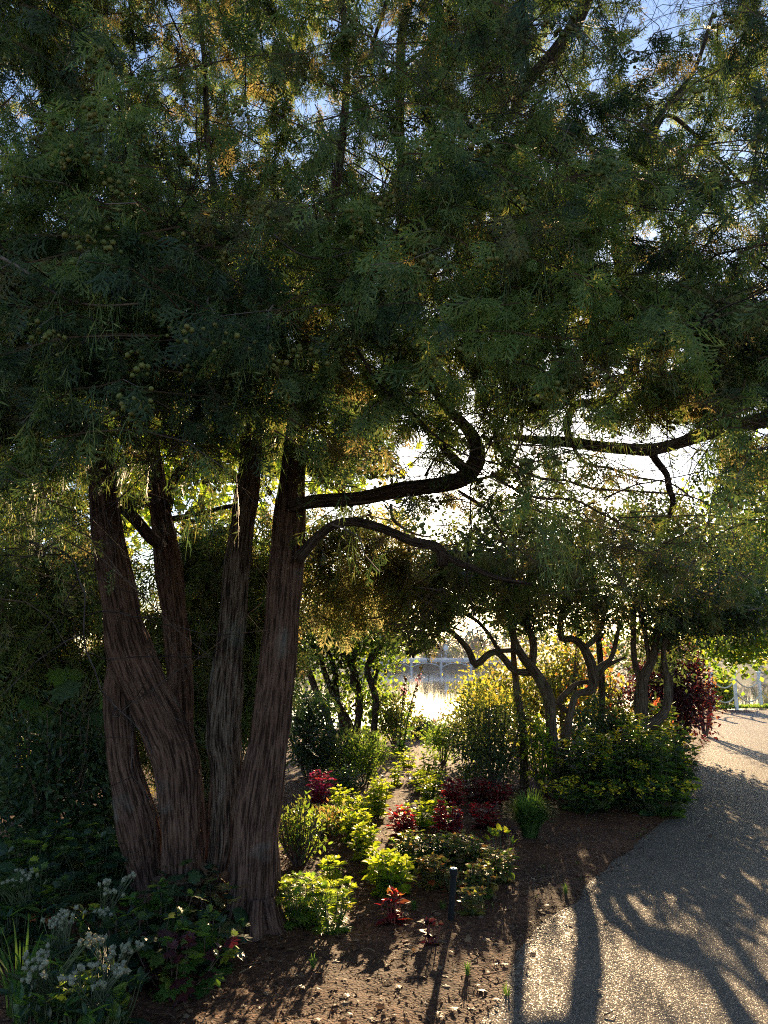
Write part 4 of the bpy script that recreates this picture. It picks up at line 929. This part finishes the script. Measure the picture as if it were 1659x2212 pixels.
YF = [(1238, 1722, 105, 'leafy clump with few yellow flowers right beside the thick gnarled trunk'), (1290, 1742, 150, 'leafy yellow-flowered plant second from the gnarled trunk'),
      (1345, 1752, 120, 'leafy yellow-flowered plant under the leaning trunk'), (1398, 1748, 180, 'tallest leafy plant with a spike of yellow flowers'),
      (1446, 1732, 145, 'leafy plant with bright yellow flowers at the path edge'), (1300, 1700, 120, 'green plant behind the front row under the leaning tree'), (1372, 1700, 150, 'green plant with small yellow blooms behind the tallest one'), (1428, 1695, 165, 'green plant tucked before the maroon maple'),
      (1262, 1758, 60, 'low green plant spilling onto soil beside the grass clump'), (1425, 1762, 70, 'low leafy plant spilling toward the path')]
for (a_, b_, c_, l_) in YF:
    stemmy('yellow_flowered_plant', l_, 'plant', a_, b_, c_, RNG.uniform(.3, .44), 24, LEAF_W, (.08, .15), ['green', 'dark'], [.6, .4], 'yellow-flowered plants by the path', node=.075, up=.3, droop=.6, bloom=('yellow', .34, 18, .045, .02))

# bedding plants
GL = 'lime coleus plants in the bed'; GR = 'red coleus plants in the bed'; GV = 'variegated coleus plants in the bed'
def lime(px, py, h, w, lab, n=12, ls=(.05, .085)): return stemmy('lime_coleus', lab, 'plant', px, py, h, pxm(py, w) / 2, n, LEAF_W, ls, ['lime', 'green'], [.85, .15], GL, node=.035, droop=.45)
def redc(px, py, h, w, lab, n=10, mats=('red', 'maroon'), ws=(.85, .15)): return stemmy('red_coleus', lab, 'plant', px, py, h, pxm(py, w) / 2, n, LEAF_W, (.055, .09), list(mats), list(ws), GR, node=.035, stemmat='redstem', droop=.35)
def vari(px, py, h, w, lab, n=14, mats=('varieg', 'green'), ws=(.7, .3)): return stemmy('variegated_coleus', lab, 'plant', px, py, h, pxm(py, w) / 2, n, LEAF_W, (.05, .08), list(mats), list(ws), GV, node=.035, droop=.55)
lime(812, 1782, 78, 52, 'upright lime plant left of the pair of red coleus, behind the lime drift', 16)
lime(748, 1788, 62, 60, 'lime plant at the back end of the curving lime drift', 14)
lime(768, 1832, 66, 62, 'lime plant second from the back in the curving drift', 16)
lime(790, 1872, 72, 62, 'lime plant in the middle of the curving drift', 16)
lime(808, 1900, 50, 48, 'low lime plant joining the curving drift to the big front one', 12)
lime(845, 1945, 78, 90, 'broad lime plant at the front end of the curving drift', 22, (.06, .1))
lime(716, 1922, 48, 50, 'small lime plant beside the reddish trunk, above another', 7, (.06, .09))
lime(742, 1965, 44, 48, 'small low lime plant right of the cut-leaved clump', 8, (.06, .09))
lime(853, 1705, 46, 30, 'small yellow-green seedling alone on the sunny mulch strip', 5, (.06, .09))
lime(897, 1700, 34, 34, 'yellowish seedling with a red stem on the mulch strip', 4, (.06, .09))
lime(925, 1678, 44, 34, 'tall thin seedling farthest back on the mulch strip', 4, (.06, .1))
lime(928, 1742, 46, 52, 'bushy yellow-green plant left of the shaded red coleus', 14)
lime(915, 1720, 40, 46, 'bushy yellow-green plant right behind another on the mulch strip', 12)
lime(905, 1798, 46, 64, 'bright lime plant with broad leaves between the two red coleus', 8, (.08, .11))
lime(955, 1790, 44, 60, 'lime plant with pale edges right behind the second red coleus', 8, (.07, .1))
lime(780, 1800, 56, 50, 'lime plant tucked on the right of the curving drift near its back', 12)
lime(690, 1805, 46, 60, 'low pale lime plant between the magenta coleus and the twiggy shrub', 10)
lime(872, 1900, 40, 50, 'small lime plant right of the broad front lime plant', 9)
lime(880, 1665, 36, 40, 'yellow-green tuft of leaves where the mulch strip meets the back shrubs', 8)
lime(735, 1762, 46, 50, 'lime plant at the very top of the curving drift beside the magenta coleus', 10)
lime(826, 1918, 52, 50, 'lime plant wedged against the left of the broad front lime plant', 12)
lime(690, 1990, 60, 60, 'yellow-green plant leaning out of the right side of the cut-leaved clump', 12)
lime(945, 1705, 36, 40, 'small yellow-green plant at the right side of the mulch strip', 8)
lime(830, 1735, 34, 36, 'low yellow-green plant at the left side of the mulch strip', 8)
redc(694, 1752, 70, 62, 'magenta-pink coleus in full sun beside the reddish trunk', 10, ('magenta', 'red'), (.8, .2))
redc(868, 1825, 66, 66, 'vivid red coleus left of the lime broad-leaved plant', 14)
redc(966, 1826, 74, 64, 'vivid red coleus with a green leaf, right of the lime broad-leaved plant', 14)
redc(978, 1752, 52, 56, 'shaded crimson coleus, leftmost of the dark trio', 12)
redc(1030, 1742, 46, 70, 'dull brownish red coleus in the middle of the dark trio', 12, ('maroon', 'red'), (.7, .3))
redc(1076, 1750, 46, 66, 'deep crimson coleus at the back beside the grass clump', 12, ('red', 'maroon'), (.5, .5))
redc(1052, 1800, 52, 66, 'crimson coleus leaning toward the grass clump', 12, ('red', 'maroon'), (.6, .4))
redc(848, 2012, 60, 62, 'single dark red coleus in front of the bed', 7, ('red', 'maroon', 'autumn'), (.5, .35, .15))
redc(930, 2055, 42, 50, 'wilted dark red coleus casting shadow on bare soil', 6, ('maroon', 'deadleaf'), (.6, .4))
vari(968, 1862, 46, 56, 'low green plant behind the largest variegated plant', 12, ('green', 'varieg'), (.5, .5))
vari(1060, 1900, 52, 56, 'yellowish variegated plant just below the broad-leaved plant', 14, ('varieg', 'gold'), (.6, .4))
vari(980, 1940, 44, 50, 'small rust-edged plant right behind the path light', 12, ('varieg', 'autumn'), (.85, .15))
vari(890, 1892, 72, 84, 'green and cream plant right of the curving lime drift', 20, ('green', 'varieg'), (.6, .4))
vari(942, 1888, 62, 70, 'shaded green plant between two variegated ones', 16, ('green', 'dark'), (.6, .4))
vari(998, 1896, 76, 86, 'largest variegated plant behind the path light', 22)
vari(938, 1930, 62, 64, 'rust and yellow variegated plant left of the path light', 18, ('varieg', 'autumn', 'gold'), (.75, .08, .17))
vari(1078, 1918, 66, 70, 'variegated plant at the right corner of the bed', 18)
vari(1042, 1950, 64, 66, 'variegated plant between the path light and the bed corner', 16)
vari(1016, 1985, 50, 56, 'lowest variegated plant right of the path light', 14, ('varieg', 'gold'), (.7, .3))
stemmy('broad_leaved_plant', 'bright green broad-leaved plant above the right corner of the bed', 'plant', 1078, 1872, 58, .12, 5, LEAF, (.11, .16), ['green', 'lime'], [.7, .3], None, node=.08)
stemmy('green_bedding_plant', 'shaded green bushy plant behind the magenta coleus', 'plant', 745, 1728, 56, .28, 20, LEAF_W, (.05, .08), ['green', 'dark'], [.7, .3], None, node=.04)
stemmy('green_bedding_plant', 'pale green toothed plant at the foot of the dark round shrub', 'plant', 1018, 1715, 48, .2, 12, FERNLEAF, (.07, .11), ['green', 'varieg'], [.7, .3], None, node=.05)
shrub('twiggy_shrub', 'twiggy shrub with small pale-edged leaves beside the reddish trunk', 'shrub', 645, 1885, 110, 130, .25, 900, LEAF, (.03, .05), ['olive', 'green', 'varieg'], [.35, .35, .3], stems=46, low=.55, shell=.4)
shrub('trailing_plant', 'pale grey-green trailing plant linking the twiggy shrub and the lime drift', 'plant', 706, 1822, 90, 58, .22, 620, LEAF, (.035, .055), ['green', 'varieg'], [.5, .5], stems=10, low=.2)
stemmy('cut_leaved_plant', 'lush cut-leaved green clump in front of the reddish trunk', 'plant', 655, 2015, 92, .19, 22, FERNLEAF, (.07, .12), ['green', 'yelgreen'], [.6, .4], None, node=.045, droop=.5)
stemmy('cut_leaved_plant', 'arching cut-leaved stem right of the lush clump', 'plant', 712, 2030, 90, .12, 8, FERNLEAF, (.06, .1), ['green', 'yelgreen'], [.6, .4], None, node=.045, droop=.5)

# grass clump
def blades(name, label, cat, px, py, n, L, spread, mat, group=None, w=.006, kind=None):
    g = G(px, py); x, y = g[0], g[1]; z = gz(x, y); root = tag_root = None; a = Acc()
    for i in range(n):
        an = RNG.random() * 2 * pi; l = L * RNG.uniform(.6, 1); o = RNG.uniform(.25, 1.) * spread
        b = np.array([x + cos(an) * .05 * RNG.random() * spread * 4, y + sin(an) * .05 * spread * 4 * RNG.random(), z - .01]); V = []
        sd = np.array([-sin(an), cos(an), 0]) * w
        for k in range(6):
            t = k / 5; c = b + np.array([cos(an) * o * t ** 1.5, sin(an) * o * t ** 1.5, l * (t - .42 * t ** 2.6 * (o / spread + .3))]); ww = sd * (1 - t ** 2)
            V += [c - ww, c + ww]
        a.faces(V, [(2 * k, 2 * k + 1, 2 * k + 3, 2 * k + 2) for k in range(5)])
    o = a.build(name, M[mat], None, False, loc=np.array([x, y, z])); return tag(o, label, cat, group)
blades('ornamental_grass', 'arching green grass clump with sunlit right edge', 'grass clump', 1146, 1820, 1000, .58, .30, 'grass', w=.0065)
GT = 'grass tufts on the soil'
for q in ((895, 1982, 60, 'thin bright grass tuft right of the front red coleus'), (1021, 1822, 20, 'slim grass sprout beside the second vivid red coleus'), (838, 1868, 36, 'small tuft between the lime drift and the green plant'),
          (957, 1980, 30, 'grass sprout touching the left of the path light'), (1010, 2120, 30, 'low tuft on bare soil left of the gravel'), (676, 2110, 30, 'tiny tuft on the sunny mulch in front'), (1095, 2150, 18, 'small sprout at the gravel edge'), (1222, 1935, 30, 'yellow-green sprout on the path edge')):
    blades('grass_tuft', q[3], 'grass tuft', q[0], q[1], q[2], .12, .05, 'grass', GT, w=.0025)

# hollyhock
def spike(px, pyb, pyt, dx, label):
    g = G(px, pyb); Y = g[1]; top = P(px + dx, pyt, Y); root = thing('hollyhock', tuple(g), label, 'flower', 'hollyhock stems by the water')
    a = Acc(); mid = P(px + dx * .35, (pyb + pyt) / 2, Y); a.tube([g, mid, top], [.016, .012, .004], 6, 0, .1); part(a, 'stem', M['stem'], root, True)
    lf = Acc(); n = 46; t = RNG.random(n) ** 1.4 * .62; c = (1 - t)[:, None] ** 2 * g + 2 * (t * (1 - t))[:, None] * mid + (t * t)[:, None] * top
    lf.inst(MAPLE, c, unit(RNG.normal(size=(n, 3)) * np.array([1, 1, .3])), np.tile([(0, 0, 1.)], (n, 1)) + RNG.normal(size=(n, 3)) * .4, RNG.uniform(.1, .2, n) * (1.1 - t)); part(lf, 'foliage', [M['green']], root)
    bd = Acc(); n = 44; t = RNG.uniform(.5, 1, n); c = (1 - t)[:, None] ** 2 * g + 2 * (t * (1 - t))[:, None] * mid + (t * t)[:, None] * top + RNG.normal(size=(n, 3)) * .02
    bd.inst(ICO1, c, rdir(n), rdir(n), RNG.uniform(.012, .024, n)); part(bd, 'buds', M['varieg'], root, True, 'stuff')
    fl = Acc(); n = 14; fl.inst(DIA_R, c[:1] * 0 + (g * .12 + mid * .1 + top * .78) + RNG.normal(size=(n, 3)) * .03, rdir(n), rdir(n), .07); part(fl, 'blooms', M['pink'], root, False, 'stuff')
spike(868, 1640, 1434, 46, 'taller hollyhock stem with a pink flower leaning right before the lake')
spike(862, 1640, 1462, 14, 'shorter hollyhock stem of seed pods left of the flowering one')

# orange flowers
for (a_, b_, YY, l_) in ((1285, 1467, 11.6, 'coral-red leaf cluster glowing among the twisting stems'), (1415, 1524, 11, 'coral leaf cluster beside the leaning stem'), (1440, 1555, 10.9, 'small coral flower right of the leaning stem'), (1462, 1606, 13.7, 'coral flower on the front of the maroon maple'), (1310, 1435, 12, 'red leaf cluster high between two twisting trees')):
    c = P(a_, b_, YY); n = 26; a = Acc(); a.inst(LEAF, c + RNG.normal(size=(n, 3)) * np.array([.06, .03, .05]), rdir(n), rdir(n), .06)
    root = thing('coral_flower', tuple(c), l_, 'flower', 'coral red accents'); part(a, 'foliage', M['orangef'], root)  # the part named foliage holds the coral petals
    a = Acc(); a.tube([c, (c[0] + .05, c[1], c[2] - .3), (c[0] + .02, c[1] + .02, 0)], [.003, .005, .007], 5, 0, .1); part(a, 'stem', M['stem'], root, True)

# path light
g = G(974, 2004); x, y = g[0], g[1]; z = gz(x, y)
root = thing('path_light', (x, y, z), 'short black tubular path light with a pale lens on top', 'light')
blk = plain('black_powder_coat', (.003, .003, .003), .95); tp = np.array([x + .022, y, z + .295])
a = Acc(); a.tube([(x, y, z - .05), (x + .004, y, z + .06), tp - np.array([0, 0, .035])], .018, 20); part(a, 'post', blk, root, True)
a = Acc(); a.tube([tp - np.array([0, 0, .036]), tp - np.array([0, 0, .034]), tp, tp + np.array([0, 0, .001])], [.020, .024, .025, .022], 24); hd = part(a, 'head', blk, root, False)
a = Acc(); a.tube([tp + np.array([0, 0, .001]), tp + np.array([0, 0, .005])], [.0215, .019], 24); o_ = part(a, 'lens', plain('frosted_lens', (.7, .68, .6), .25), root, False); o_.parent = hd
a = Acc(); a.tube([tp + np.array([0, 0, .005]), tp + np.array([0, 0, .008])], [.008, .007], 16); o_ = part(a, 'cap', plain('steel_cap', (.25, .25, .25), .3, .8), root, False); o_.parent = hd

# ------------------------------------------------------------------ left foreground: leaves and white flowers
OAK = lobed(6, .62)
def bigleaf(name, label, cat, pts, Y, leaf, size, mats, group=None, stem=True):
    c0 = P(pts[0][0], pts[0][1], Y); base = np.array([c0[0], c0[1], 0.]); root = thing(name, tuple(base), label, cat, group); st = Acc(); lf = Acc(); k = 0
    for (px, py, dx, dy, s) in pts:
        e = P(px, py, Y + RNG.uniform(-.12, .12)); hub = base * .15 + np.mean([P(q[0], q[1], Y) for q in pts], 0) * .85; st.tube([hub, (hub + e) / 2 + RNG.normal(size=3) * .01, e], [.003, .0025, .002], 5, 0, .08, cap=False)
        d = np.array([dx, -.4 + RNG.random() * .3, dy]); lf.inst(leaf, [e], [d], [(RNG.normal() * .3, -.6, .8)], s * 1.35, k % len(mats)); k += 1
    st.tube([base, hub * .5 + base * .5 + np.array([.05, 0, 0]), hub], [.007, .006, .004], 6, 0, .08); part(st, 'stems', M['twig'], root, True, 'stuff'); part(lf, 'foliage', [M[m] for m in mats], root); return root
bigleaf('broad_leaved_sapling', 'sapling with large pale green leaves left of the fused stems', 'plant', [(185, 1462, -1, .15, .20), (230, 1468, 1, .0, .20), (215, 1505, 1, -.3, .17), (180, 1475, -.9, -.35, .22), (130, 1530, -1, -.2, .2), (190, 1540, 1, -.15, .2), (110, 1560, -1, -.1, .18), (245, 1490, .6, -.5, .15), (150, 1475, -.5, .3, .16), (205, 1450, .3, .3, .14), (90, 1520, -1, .1, .15)], 6.3, OAK, .2, ['green', 'dark'])
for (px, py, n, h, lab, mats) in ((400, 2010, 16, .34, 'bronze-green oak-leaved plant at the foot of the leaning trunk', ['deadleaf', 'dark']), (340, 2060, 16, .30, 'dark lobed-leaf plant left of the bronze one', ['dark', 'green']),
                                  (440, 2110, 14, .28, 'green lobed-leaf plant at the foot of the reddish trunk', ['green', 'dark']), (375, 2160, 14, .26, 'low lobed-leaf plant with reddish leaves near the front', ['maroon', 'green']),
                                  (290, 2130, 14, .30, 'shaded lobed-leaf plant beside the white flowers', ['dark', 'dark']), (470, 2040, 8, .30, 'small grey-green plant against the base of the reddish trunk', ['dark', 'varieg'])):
    stemmy('oak_leaved_plant', lab, 'plant', px, py, 60, .22, int(n * .7), OAK, (.08, .15), mats, [.6, .4], 'oak-leaved plants around the trunk', node=.05, h=h, droop=.8, stemmat='twig')
# white flower plants
WF = [(45, 2010, .46, 'white-flowered plant farthest left, just above the frame edge plants'), (215, 2010, .42, 'white-flowered plant with blooms level with the trunk foot'), (125, 2120, .44, 'white-flowered plant in the middle of the corner patch'),
      (230, 2180, .40, 'white-flowered plant nearest the lobed leaves'), (80, 2220, .42, 'white-flowered plant at the bottom left corner'), (185, 2250, .40, 'white-flowered plant at the very bottom of the picture')]
for (px, py, h, lab) in WF:
    g = G(px, py + 90); x, y = g[0], g[1]; z = gz(x, y); h = h * .8
    root = stemmy('white_flowered_plant', lab, 'plant', px, py, 0, .16, 18, LEAF, (.09, .15), ['dark', 'green'], [.7, .3], 'white-flowered plants in the corner', node=.07, x=x, y=y, h=h * .80)
    bl = Acc(); st = Acc(); m = 34; cl_ = np.array([x, y, z + h]) + RNG.normal(size=(5, 3)) * np.array([.09, .07, .035])
    for k in range(m):
        c = cl_[k % 5] + RNG.normal(size=3) * np.array([.026, .022, .010]); q = 20
        bl.inst(DIA_R, np.repeat([c], q, 0) + rdir(q) * .006, rdir(q, .2), rdir(q), RNG.uniform(.008, .012, q)); bl.inst(ICO1, [c], [(1, 0, 0)], [(0, 0, 1)], .010)
        st.tube([(x + RNG.normal() * .03, y, z + h * .6), c], [.002, .0015], 4, cap=False)
    part(bl, 'blooms', M['white'], root, False, 'stuff'); part(st, 'flower_stalks', M['stem'], root, True, 'stuff')
blades('strappy_plant', 'strap-leaved green plant in the bottom left corner', 'plant', 40, 2210, 44, .55, .3, 'grass', w=.008)
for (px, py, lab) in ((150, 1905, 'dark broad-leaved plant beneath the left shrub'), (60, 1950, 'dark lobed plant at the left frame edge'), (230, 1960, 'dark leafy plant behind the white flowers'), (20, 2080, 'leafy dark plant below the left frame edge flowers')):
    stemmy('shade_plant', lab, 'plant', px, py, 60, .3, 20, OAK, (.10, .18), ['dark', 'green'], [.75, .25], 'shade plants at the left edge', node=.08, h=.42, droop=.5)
g = P(110, 2000, 4.4)
a = Acc(); n = 11; a.inst(MAPLE, g + RNG.normal(size=(n, 3)) * np.array([.035, .03, .08]), rdir(n), np.tile([(0, -1., .3)], (n, 1)), .07); root = thing('autumn_sprig', (g[0], g[1], 0), 'orange-yellow leaf sprig among the shaded plants at left', 'plant'); part(a, 'foliage', M['autumn'], root)
a = Acc(); a.tube([(g[0], g[1], 0), (g[0] + .02, g[1], .3), g], [.004, .003, .002], 5); part(a, 'stem', M['stem'], root, True)
# fern fronds left of stems
def fern(px, py, lab, n=9, L=.5):
    g = G(px, py); x, y = g[0], g[1]; z = gz(x, y); root = thing('fern', (x, y, z), lab, 'fern', 'ferns in the shade'); a = Acc(); s = Acc()
    for i in range(n):
        an = 2 * pi * i / n + RNG.random(); pts = [np.array([x + cos(an) * L * .75 * t, y + sin(an) * L * .75 * t, z + L * (.95 * t - .75 * t * t)]) for t in np.linspace(0, 1, 16)]
        s.tube(pts, .0022, 4, cap=False); pts = np.array(pts[2:]); m = len(pts); sd = np.array([-sin(an), cos(an), 0]); 
        for q in (-1, 1): a.inst(LEAF_N, pts, np.tile(sd * q, (m, 1)) + np.array([cos(an), sin(an), -.2]) * .35, np.tile([(0, 0, 1.)], (m, 1)), .13 * np.sin(np.linspace(.35, pi, m)) + .02)
    part(s, 'stems', M['stem'], root, True, 'stuff'); part(a, 'foliage', M['olive'], root)
fern(245, 1925, 'arching fern left of the fused stems with a sunlit frond'); fern(150, 1990, 'dark fern below the sunlit one', 8, .4)
# pale trunk at left
root = thing('pale_trunk_tree', tuple(G(110, 1720)), 'tree with a pale smooth trunk behind the large-leaved sapling', 'tree')
a = Acc(); limb(a, [(112, 1730, 22), (118, 1560, 21), (130, 1440, 20), (142, 1380, 18), (150, 1250, 15), (150, 1100, 12)], 8.4, 8.6, 24, .06, .06, 6, .06, True); part(a, 'trunk', barkmat('pale_bark', (.10, .085, .065), (.26, .22, .17), (.36, .32, .26)), root, True)
a = Acc(); crown_leaves(a, [(150, 1130, 8.6, 100, 60, .5, 700)], LEAF, (.06, .1), [1.]); part(a, 'crown', [M['dark']], root)

# ------------------------------------------------------------------ ground litter
def inbed(x, y): return (~inside(x, y))
n = 34000; u = RNG.random(n); Yr = 3.3 + 9.5 * u ** 1.3; X = RNG.uniform(-.62, .55, n) * Yr; k = inbed(X, Yr); X, Yr = X[k], Yr[k]
Z = gheight(X, Yr) + .004; a = Acc(); m = len(X)
a.inst(DIA, np.stack([X, Yr, Z], 1), unit(RNG.normal(size=(m, 3)) * np.array([1, 1, .25])), np.tile([(0, 0, 1.)], (m, 1)) + RNG.normal(size=(m, 3)) * .35, RNG.uniform(.010, .032, m) * RNG.uniform(.6, 1.2, m))
m = 5200; kk = RNG.integers(0, 130, m); t_ = RNG.random(m)[:, None]; e_ = PATHPOLY[kk] * (1 - t_) + PATHPOLY[kk + 1] * t_ + RNG.normal(size=(m, 2)) * np.array([.05, .03]) * (1 + 2.5 * RNG.random((m, 1)) ** 3)
ins_ = inside(e_[:, 0], e_[:, 1]); zz = np.where(ins_, .004, gheight(e_[:, 0], e_[:, 1]) + .004)
a.inst(DIA, np.c_[e_, zz], unit(RNG.normal(size=(m, 3)) * np.array([1, 1, .15])), np.tile([(0, 0, 1.)], (m, 1)) + RNG.normal(size=(m, 3)) * .25, RNG.uniform(.008, .026, m))
tag(a.build('mulch', M['mulch']), 'coarse brown bark mulch covering the bed', 'mulch', None, 'stuff')
n = 2400; Yr = 3.4 + 10 * RNG.random(n) ** 1.1; X = RNG.uniform(-.4, .5, n) * Yr; k = inbed(X, Yr) | (RNG.random(n) < .05); X, Yr = X[k], Yr[k]; Z = np.where(inside(X, Yr), 0, gheight(X, Yr)) + .008; m = len(X)
a = Acc(); a.inst(MAPLE, np.stack([X, Yr, Z], 1), unit(RNG.normal(size=(m, 3)) * np.array([1, 1, .2])), np.tile([(0, 0, 1.)], (m, 1)) + RNG.normal(size=(m, 3)) * .3, RNG.uniform(.025, .06, m))
for k in range(170):
    x_, y_ = RNG.uniform(-1.6, 1.2), RNG.uniform(3.5, 8.5); an = RNG.random() * pi; l = RNG.uniform(.04, .16)
    if inside(np.array([x_]), np.array([y_]))[0] and RNG.random() < .7: continue
    z_ = float(gheight(np.array([x_]), np.array([y_]))[0]) if not inside(np.array([x_]), np.array([y_]))[0] else 0.; 
    a.tube([(x_, y_, z_ + .006), (x_ + l * .5 * cos(an), y_ + l * .5 * sin(an), z_ + .014), (x_ + l * cos(an + .3), y_ + l * sin(an + .3), z_ + .007)], [.003, .0025, .0015], 4, cap=False)
tag(a.build('fallen_leaves', M['deadleaf']), 'dry fallen leaves scattered over soil and path edge', 'leaves', None, 'stuff')
n = 900; Yr = 5 + 10 * RNG.random(n); X = RNG.uniform(-.5, .42, n) * Yr; k = inbed(X, Yr) & (fbm(np.stack([X, Yr, X * 0], 1) * 1.5, 2) > .5); X, Yr = X[k], Yr[k]; m = len(X)
a = Acc(); q = 5; pp = np.repeat(np.stack([X, Yr, gheight(X, Yr)], 1), q, 0) + RNG.normal(size=(m * q, 3)) * np.array([.02, .02, .0]); a.inst(LEAF, pp, unit(RNG.normal(size=(m * q, 3)) * np.array([1, 1, .2]) + np.array([0, 0, .5])), np.tile([(0, 0, 1.)], (m * q, 1)), RNG.uniform(.015, .03, m * q))
tag(a.build('ground_cover', [M['green']]), 'tiny green seedlings sprouting on the soil', 'seedlings', None, 'stuff')
# grass verge at the fence
X = RNG.uniform(11.2, 15.5, 2600); Yv = 28.0 + (X - 11) * .25 + RNG.uniform(-.5, .5, 2600); a = Acc(); m = 2600
a.inst(DIA, np.stack([X, Yv, gheight(X, Yv, False)], 1), np.tile([(0, 0, 1.)], (m, 1)) + RNG.normal(size=(m, 3)) * .4, RNG.normal(size=(m, 3)), RNG.uniform(.06, .14, m))
tag(a.build('grass', M['green']), 'strip of bright grass under the rope fence', 'grass', None, 'stuff')

m, nt, out = newmat('lake_haze'); pv = N(nt, 'ShaderNodeVolumePrincipled', i_Density=.00015, i_Anisotropy=.0); pv.inputs['Color'].default_value = (.86, .92, 1, 1); nt.links.new(pv.outputs[0], out.inputs['Volume'])
a = Acc(); a.box((0, 640, 25.5), (2400, 1640, 59)); tag(a.build('haze', m), 'thin pale haze over the lake', 'haze', None, 'stuff')
# ------------------------------------------------------------------ world, sun, camera
w = bpy.data.worlds.new("World"); SC.world = w; w.use_nodes = True; nt = w.node_tree; nt.nodes.clear()
out = N(nt, 'ShaderNodeOutputWorld'); bg = N(nt, 'ShaderNodeBackground'); sky = N(nt, 'ShaderNodeTexSky', sky_type='NISHITA')
sky.sun_disc = False; sky.sun_elevation = SUN_EL; sky.sun_rotation = SUN_AZ; sky.air_density = 1.0; sky.dust_density = .6; sky.ozone_density = 1.2; sky.altitude = 10
tc = N(nt, 'ShaderNodeTexCoord'); dt = N(nt, 'ShaderNodeVectorMath', operation='DOT_PRODUCT'); dt.inputs[1].default_value = tuple(Sd); nt.links.new(tc.outputs['Generated'], dt.inputs[0])
mr = N(nt, 'ShaderNodeMapRange'); mr.inputs['From Min'].default_value = cos(radians(.62)); mr.inputs['From Max'].default_value = cos(radians(.45)); mr.inputs['To Max'].default_value = 1; nt.links.new(dt.outputs['Value'], mr.inputs['Value'])
ds = N(nt, 'ShaderNodeMixRGB', blend_type='ADD'); ds.inputs[0].default_value = 1
dc = N(nt, 'ShaderNodeVectorMath', operation='SCALE'); dc.inputs[0].default_value = (300, 240, 170); nt.links.new(mr.outputs[0], dc.inputs['Scale'])
wb = N(nt, 'ShaderNodeMixRGB', blend_type='MULTIPLY'); wb.inputs[0].default_value = 1; wb.inputs[2].default_value = (.90, .96, 1.13, 1); nt.links.new(sky.outputs[0], wb.inputs[1]); nt.links.new(wb.outputs[0], ds.inputs[1]); nt.links.new(dc.outputs[0], ds.inputs[2]); nt.links.new(ds.outputs[0], bg.inputs[0]); bg.inputs[1].default_value = .09; nt.links.new(bg.outputs[0], out.inputs[0])
sl = bpy.data.lights.new('sun', 'SUN'); sl.energy = 5.0; sl.angle = radians(.5); sl.color = (1, .71, .40); so = bpy.data.objects.new('sun', sl); COL.objects.link(so)
from mathutils import Vector
so.rotation_euler = Vector(Sd).to_track_quat('Z', 'Y').to_euler()
cam = bpy.data.cameras.new('camera'); co = bpy.data.objects.new('camera', cam); COL.objects.link(co); SC.camera = co
co.location = (0, 0, CAMZ); co.rotation_euler = (pi / 2 + PITCH, 0, 0); cam.sensor_fit = 'VERTICAL'; cam.sensor_height = 24; cam.lens = 24 * F / 2212; cam.clip_start = .05; cam.clip_end = 5000
SC.view_settings.view_transform = 'Standard'; SC.view_settings.look = 'None'; SC.view_settings.gamma = 1; SC.view_settings.exposure = 1.82
SC.cycles.use_denoising = False; SC.cycles.filter_width = 1.1
SC.cycles.max_bounces = 6; SC.cycles.diffuse_bounces = 3; SC.cycles.glossy_bounces = 2; SC.cycles.transmission_bounces = 4; SC.cycles.transparent_max_bounces = 4
SC.cycles.sample_clamp_indirect = 4; SC.cycles.caustics_reflective = False; SC.cycles.caustics_refractive = False
